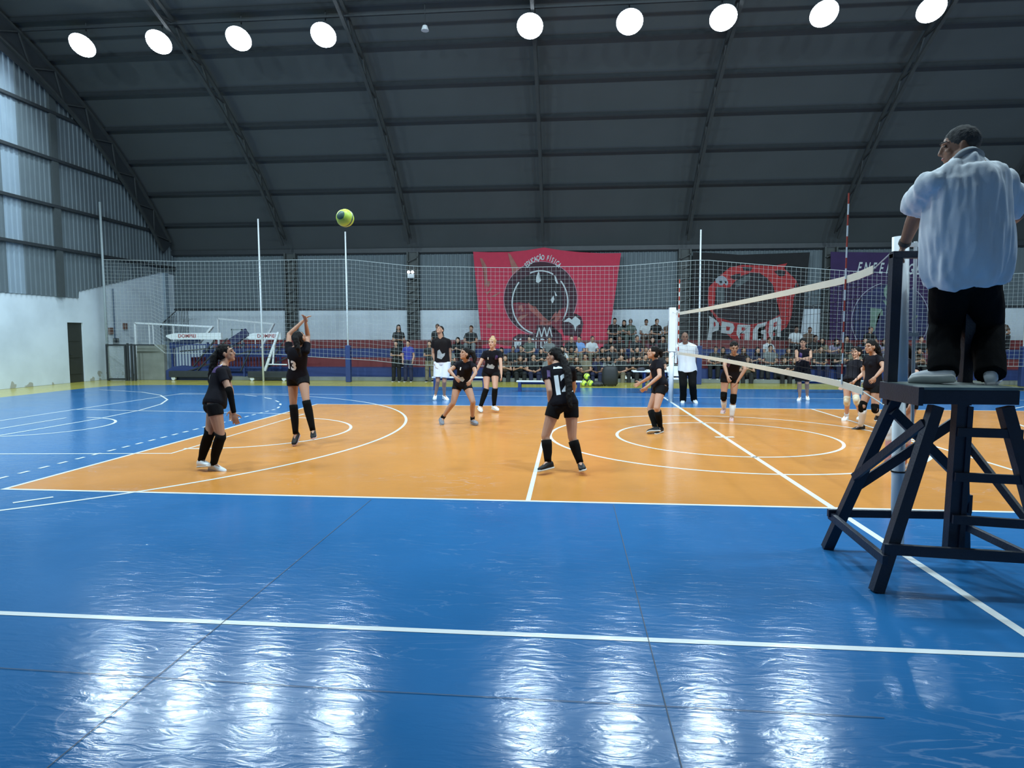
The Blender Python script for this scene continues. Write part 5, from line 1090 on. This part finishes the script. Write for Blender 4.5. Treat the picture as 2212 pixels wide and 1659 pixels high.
CR = [
('sit_a',-5.52,13.02,0.15,'dark','dark','tan',H_BR,-0.33,0.97,'spectator in dark seated on kerb, first from left near the red banner'),
('sit_b',-5.00,13.02,0.15,'brown','dark','light',H_BR,-0.02,1.03,'spectator in brown seated on kerb, second from left near the red banner'),
('sit_b',-4.51,13.02,0.15,'dark','dark','tan',H_BR,0.27,1.01,'spectator in dark seated on kerb, third from left near the red banner'),
('sit_a',-3.99,13.02,0.15,'black','navy','light',H_DK,0.29,1.01,'spectator in black seated on kerb, fourth from left near the red banner'),
('sit_a',-3.38,13.02,0.15,'grey','navy','tan',H_DK,0.21,0.98,'spectator in grey seated on kerb, fifth from left near the red banner'),
('sit_b',-2.44,13.02,0.15,'dark','dark','light',H_BR,0.30,0.98,'spectator in dark seated on kerb, sixth from left near the red banner'),
('sit_a',-2.01,13.02,0.15,'khaki','dark','tan',H_DK,-0.28,1.03,'spectator in khaki seated on kerb, seventh from left near the red banner'),
('sit_a',-1.55,13.02,0.15,'navy','navy','brown',H_BR,-0.20,0.95,'spectator in navy seated on kerb, eighth from left near the red banner'),
('sit_b',-1.11,13.02,0.15,'grey','dark','tan',H_DK,-0.32,1.03,'spectator in grey seated on kerb, first from left beside the far net post'),
('sit_a',-0.68,13.02,0.15,'dark','khaki','light',H_DK,-0.32,1.00,'spectator in dark seated on kerb, second from left beside the far net post'),
('sit_b',-0.26,13.02,0.15,'black','dark','tan',H_DK,-0.12,1.01,'spectator in black seated on kerb, third from left beside the far net post'),
('sit_a',0.11,13.02,0.15,'black','navy','light',H_DK,0.34,1.03,'spectator in black seated on kerb, fourth from left beside the far net post'),
('sit_b',0.83,13.02,0.15,'green','dark','tan',H_BR,0.35,0.99,'spectator in green seated on kerb, fifth from left beside the far net post'),
('sit_b',3.83,13.02,0.15,'khaki','dark','light',H_DK,-0.24,1.00,'spectator in khaki seated on kerb, first from left near the black banner'),
('sit_b',4.97,13.02,0.15,'dark','dark','light',H_BR,0.32,0.97,'spectator in dark seated on kerb, second from left near the black banner'),
('sit_b',5.42,13.02,0.15,'dark','dark','light',H_BR,-0.14,0.96,'spectator in dark seated on kerb, third from left near the black banner'),
('stand_b',-9.02,12.42,0.00,'black','black','light',H_DK,0.00,0.90,'spectator in black top standing on the floor behind the net, left of the banner'),
('stand_a',-8.57,12.42,0.00,'blue','navy','light',H_DK,0.00,0.91,'spectator in blue top standing on the floor behind the net, left of the banner'),
('stand_b',-7.76,12.42,0.00,'dark','khaki','light',H_BR,0.00,0.90,'spectator in dark top standing on the floor behind the net, left of the banner'),
('sit_b',-7.17,13.32,0.47,'grey','dark','light',H_DK,0.00,1.00,'spectator in grey seated on the lowest step left of the red banner'),
('sit_b',-5.19,13.32,0.47,'maroon','dark','tan',H_DK,0.03,0.96,'spectator in maroon seated on lowest step, first from left near the red banner'),
('sit_a',-4.76,13.32,0.47,'dark','dark','brown',H_BR,0.07,0.98,'spectator in dark seated on lowest step, second from left near the red banner'),
('sit_a',-4.41,13.32,0.47,'black','dark','tan',H_DK,-0.31,1.01,'spectator in black seated on lowest step, third from left near the red banner'),
('sit_b',-3.74,13.32,0.47,'dark','dark','light',H_DK,0.24,0.94,'spectator in dark seated on lowest step, fourth from left near the red banner'),
('sit_b',-2.90,13.32,0.47,'white','dark','light',H_DK,-0.02,1.04,'spectator in white seated on lowest step, fifth from left near the red banner'),
('sit_b',-2.57,13.32,0.47,'khaki','dark','brown',H_DK,0.06,1.02,'spectator in khaki seated on lowest step, sixth from left near the red banner'),
('sit_b',-1.45,13.32,0.47,'black','dark','tan',H_DK,0.17,0.99,'spectator in black seated on lowest step, seventh from left near the red banner'),
('sit_a',-1.05,13.32,0.47,'dark','dark','light',H_BR,0.05,1.02,'spectator in dark seated on lowest step, first from left beside the far net post'),
('sit_b',-0.62,13.32,0.47,'black','dark','tan',H_BR,-0.31,0.97,'spectator in black seated on lowest step, second from left beside the far net post'),
('sit_b',-0.23,13.32,0.47,'dark','dark','light',H_DK,0.34,1.03,'spectator in dark seated on lowest step, third from left beside the far net post'),
('sit_a',0.18,13.32,0.47,'brown','dark','tan',H_BR,0.21,0.95,'spectator in brown seated on lowest step, fourth from left beside the far net post'),
('sit_b',0.62,13.32,0.47,'dark','dark','light',H_DK,-0.24,0.98,'spectator in dark seated on lowest step, fifth from left beside the far net post'),
('sit_a',1.03,13.32,0.47,'black','dark','tan',H_DK,0.19,0.97,'spectator in black seated on lowest step, sixth from left beside the far net post'),
('sit_a',2.76,13.32,0.47,'dark','dark','tan',H_DK,-0.30,0.97,'spectator in dark seated on lowest step, first from left near the black banner'),
('sit_b',3.04,13.32,0.47,'brown','dark','tan',H_DK,-0.33,1.00,'spectator in brown seated on lowest step, second from left near the black banner'),
('sit_a',3.38,13.32,0.47,'dark','dark','light',H_DK,-0.06,0.96,'spectator in dark seated on lowest step, third from left near the black banner'),
('sit_b',3.68,13.32,0.47,'dark','dark','tan',H_BR,0.07,1.00,'spectator in dark seated on lowest step, fourth from left near the black banner'),
('sit_b',4.17,13.32,0.47,'navy','dark','light',H_DK,0.08,1.00,'spectator in navy seated on lowest step, fifth from left near the black banner'),
('sit_a',4.68,13.32,0.47,'grey','dark','tan',H_DK,0.00,1.03,'spectator in grey seated on lowest step, sixth from left near the black banner'),
('sit_b',5.24,13.32,0.47,'dark','dark','tan',H_BR,0.15,0.98,'spectator in dark seated on lowest step, seventh from left near the black banner'),
('sit_a',6.44,13.32,0.47,'dark','navy','tan',H_DK,0.06,0.98,'spectator in dark seated on lowest step, eighth from left near the black banner'),
('sit_b',7.15,13.32,0.47,'dark','navy','light',H_DK,-0.02,1.00,'spectator in dark seated on lowest step, first from left near the purple banner'),
('sit_b',7.63,13.32,0.47,'khaki','dark','light',H_DK,-0.10,1.01,'spectator in khaki seated on lowest step, second from left near the purple banner'),
('sit_b',8.90,13.32,0.47,'dark','dark','light',H_BR,-0.03,0.97,'spectator in dark seated on lowest step, third from left near the purple banner'),
('sit_b',9.76,13.32,0.47,'brown','dark','tan',H_DK,0.07,0.98,'spectator in brown seated on lowest step, fourth from left near the purple banner'),
('sit_a',10.15,13.32,0.47,'maroon','dark','brown',H_BR,-0.09,0.97,'spectator in maroon seated on lowest step, fifth from left near the purple banner'),
('stand_b',-9.24,13.60,0.47,'dark','dark','tan',H_DK,0.30,0.98,'spectator in dark standing on lowest step, first from left left of the red banner'),
('stand_a',-7.70,13.60,0.47,'dark','dark','brown',H_BR,0.00,1.00,'spectator in dark standing on lowest step, second from left left of the red banner'),
('sit_b',-6.99,14.17,0.82,'dark','dark','light',H_DK,0.00,1.00,'spectator in dark seated on second step, third from left left of the red banner'),
('sit_a',-4.15,14.17,0.82,'green','dark','light',H_DK,-0.30,1.00,'spectator in green seated on second step, first from left near the red banner'),
('sit_a',-3.38,14.17,0.82,'grey','dark','tan',H_DK,-0.19,0.97,'spectator in grey seated on second step, second from left near the red banner'),
('sit_a',-2.55,14.17,0.82,'dark','dark','light',H_BR,-0.02,1.02,'spectator in dark seated on second step, third from left near the red banner'),
('sit_a',-2.23,14.17,0.82,'pale-blue','khaki','tan',H_DK,-0.24,1.00,'spectator in pale-blue seated on second step, fourth from left near the red banner'),
('sit_a',-1.77,14.17,0.82,'white','khaki','tan',H_DK,0.26,1.00,'spectator in white seated on second step, fifth from left near the red banner'),
('sit_b',-1.14,14.17,0.82,'dark','dark','tan',H_DK,0.34,1.03,'spectator in dark seated on second step, first from left beside the far net post'),
('sit_a',-0.68,14.17,0.82,'black','dark','brown',H_BR,-0.24,1.01,'spectator in black seated on second step, second from left beside the far net post'),
('sit_a',-0.08,14.17,0.82,'dark','dark','tan',H_DK,0.33,1.03,'spectator in dark seated on second step, third from left beside the far net post'),
('sit_b',0.51,14.17,0.82,'maroon','dark','light',H_DK,0.05,1.03,'spectator in maroon seated on second step, fourth from left beside the far net post'),
('sit_a',0.95,14.17,0.82,'dark','dark','tan',H_DK,-0.20,1.01,'spectator in dark seated on second step, fifth from left beside the far net post'),
('sit_a',4.87,14.17,0.82,'white','khaki','tan',H_BR,0.26,0.94,'spectator in white seated on second step, first from left near the black banner'),
('sit_a',6.57,14.17,0.82,'black','dark','brown',H_DK,0.01,1.04,'spectator in black seated on second step, second from left near the black banner'),
('sit_b',6.84,14.17,0.82,'khaki','dark','tan',H_DK,-0.34,0.99,'spectator in khaki seated on second step, third from left near the black banner'),
('sit_b',7.26,14.17,0.82,'lilac','dark','light',H_DK,0.08,0.94,'spectator in lilac seated on second step, first from left near the purple banner'),
('sit_a',7.72,14.17,0.82,'dark','dark','tan',H_DK,-0.31,1.00,'spectator in dark seated on second step, second from left near the purple banner'),
('sit_b',8.32,14.17,0.82,'navy','dark','light',H_DK,-0.13,1.00,'spectator in navy seated on second step, third from left near the purple banner'),
('sit_b',9.05,14.17,0.82,'lilac','dark','tan',H_DK,-0.31,0.94,'spectator in lilac seated on second step, fourth from left near the purple banner'),
('sit_a',9.48,14.17,0.82,'green','dark','tan',H_DK,0.32,1.01,'spectator in green seated on second step, fifth from left near the purple banner'),
('sit_a',10.35,14.17,0.82,'dark','dark','light',H_BR,-0.13,0.98,'spectator in dark seated on second step, sixth from left near the purple banner'),
('sit_a',-6.61,15.02,1.17,'dark','grey','tan',H_BR,0.00,1.08,'spectator in dark seated on the third step left of the red banner'),
('sit_a',6.16,15.02,1.17,'white','dark','brown',H_DK,-0.09,1.03,'spectator in white seated on third step, first from left near the black banner'),
('sit_a',6.65,15.02,1.17,'brown','dark','brown',H_BR,0.01,0.99,'spectator in brown seated on third step, second from left near the black banner'),
('sit_a',8.90,15.02,1.17,'black','dark','tan',H_BR,0.17,1.01,'spectator in black seated on the third step near the purple banner'),
('sit_a',-0.78,15.87,1.52,'black','dark','tan',H_DK,-0.04,1.04,'spectator in black seated on top step, first from left beside the far net post'),
('sit_b',-0.38,15.87,1.52,'green','green','tan',H_DK,-0.14,1.00,'spectator in green seated on top step, second from left beside the far net post'),
('sit_a',-0.13,15.87,1.52,'green','green','brown',H_BR,-0.08,0.99,'spectator in green seated on top step, third from left beside the far net post'),
('sit_a',0.49,15.87,1.52,'white','brown','brown',H_DK,0.06,0.98,'spectator in white seated on top step, fourth from left beside the far net post'),
('sit_a',0.90,15.87,1.52,'black','dark','tan',H_BR,0.28,1.00,'spectator in black seated on top step, fifth from left beside the far net post'),
('sit_b',1.37,15.87,1.52,'brown','khaki','tan',H_BR,0.30,1.01,'spectator in brown seated on top step, sixth from left beside the far net post'),
('sit_a',14.22,15.87,1.52,'brown','dark','tan',H_BR,-0.33,1.02,'spectator in brown seated on the top step near the purple banner'),
]
for kd, x, y, z, top, bot, sk, hr, rz, sc, lb in CR:
    spectator(kd, x, y, z, top, bot, sk, hr, rz, sc, lb, 'spectators behind the safety net')
spectator('sit_a', .10, 9.25, .44, 'black', 'navy', 'tan', H_DK, .1, 1.0, 'scorer in black seated behind the small white table')
t = empty('stool', (.10, 9.27, 0), 'dark stool under the scorer behind the small white table', 'stool')
m = MB(); m.box(-.16,.16,-.16,.16,.40,.44); m.build('seat', M_BLUEMETAL, t)
for sx in (-1,1):
    for sy in (-1,1): m = MB(); m.bar((sx*.14,sy*.14,0),(sx*.12,sy*.12,.40), .03); m.build('leg', M_BLUEMETAL, t)
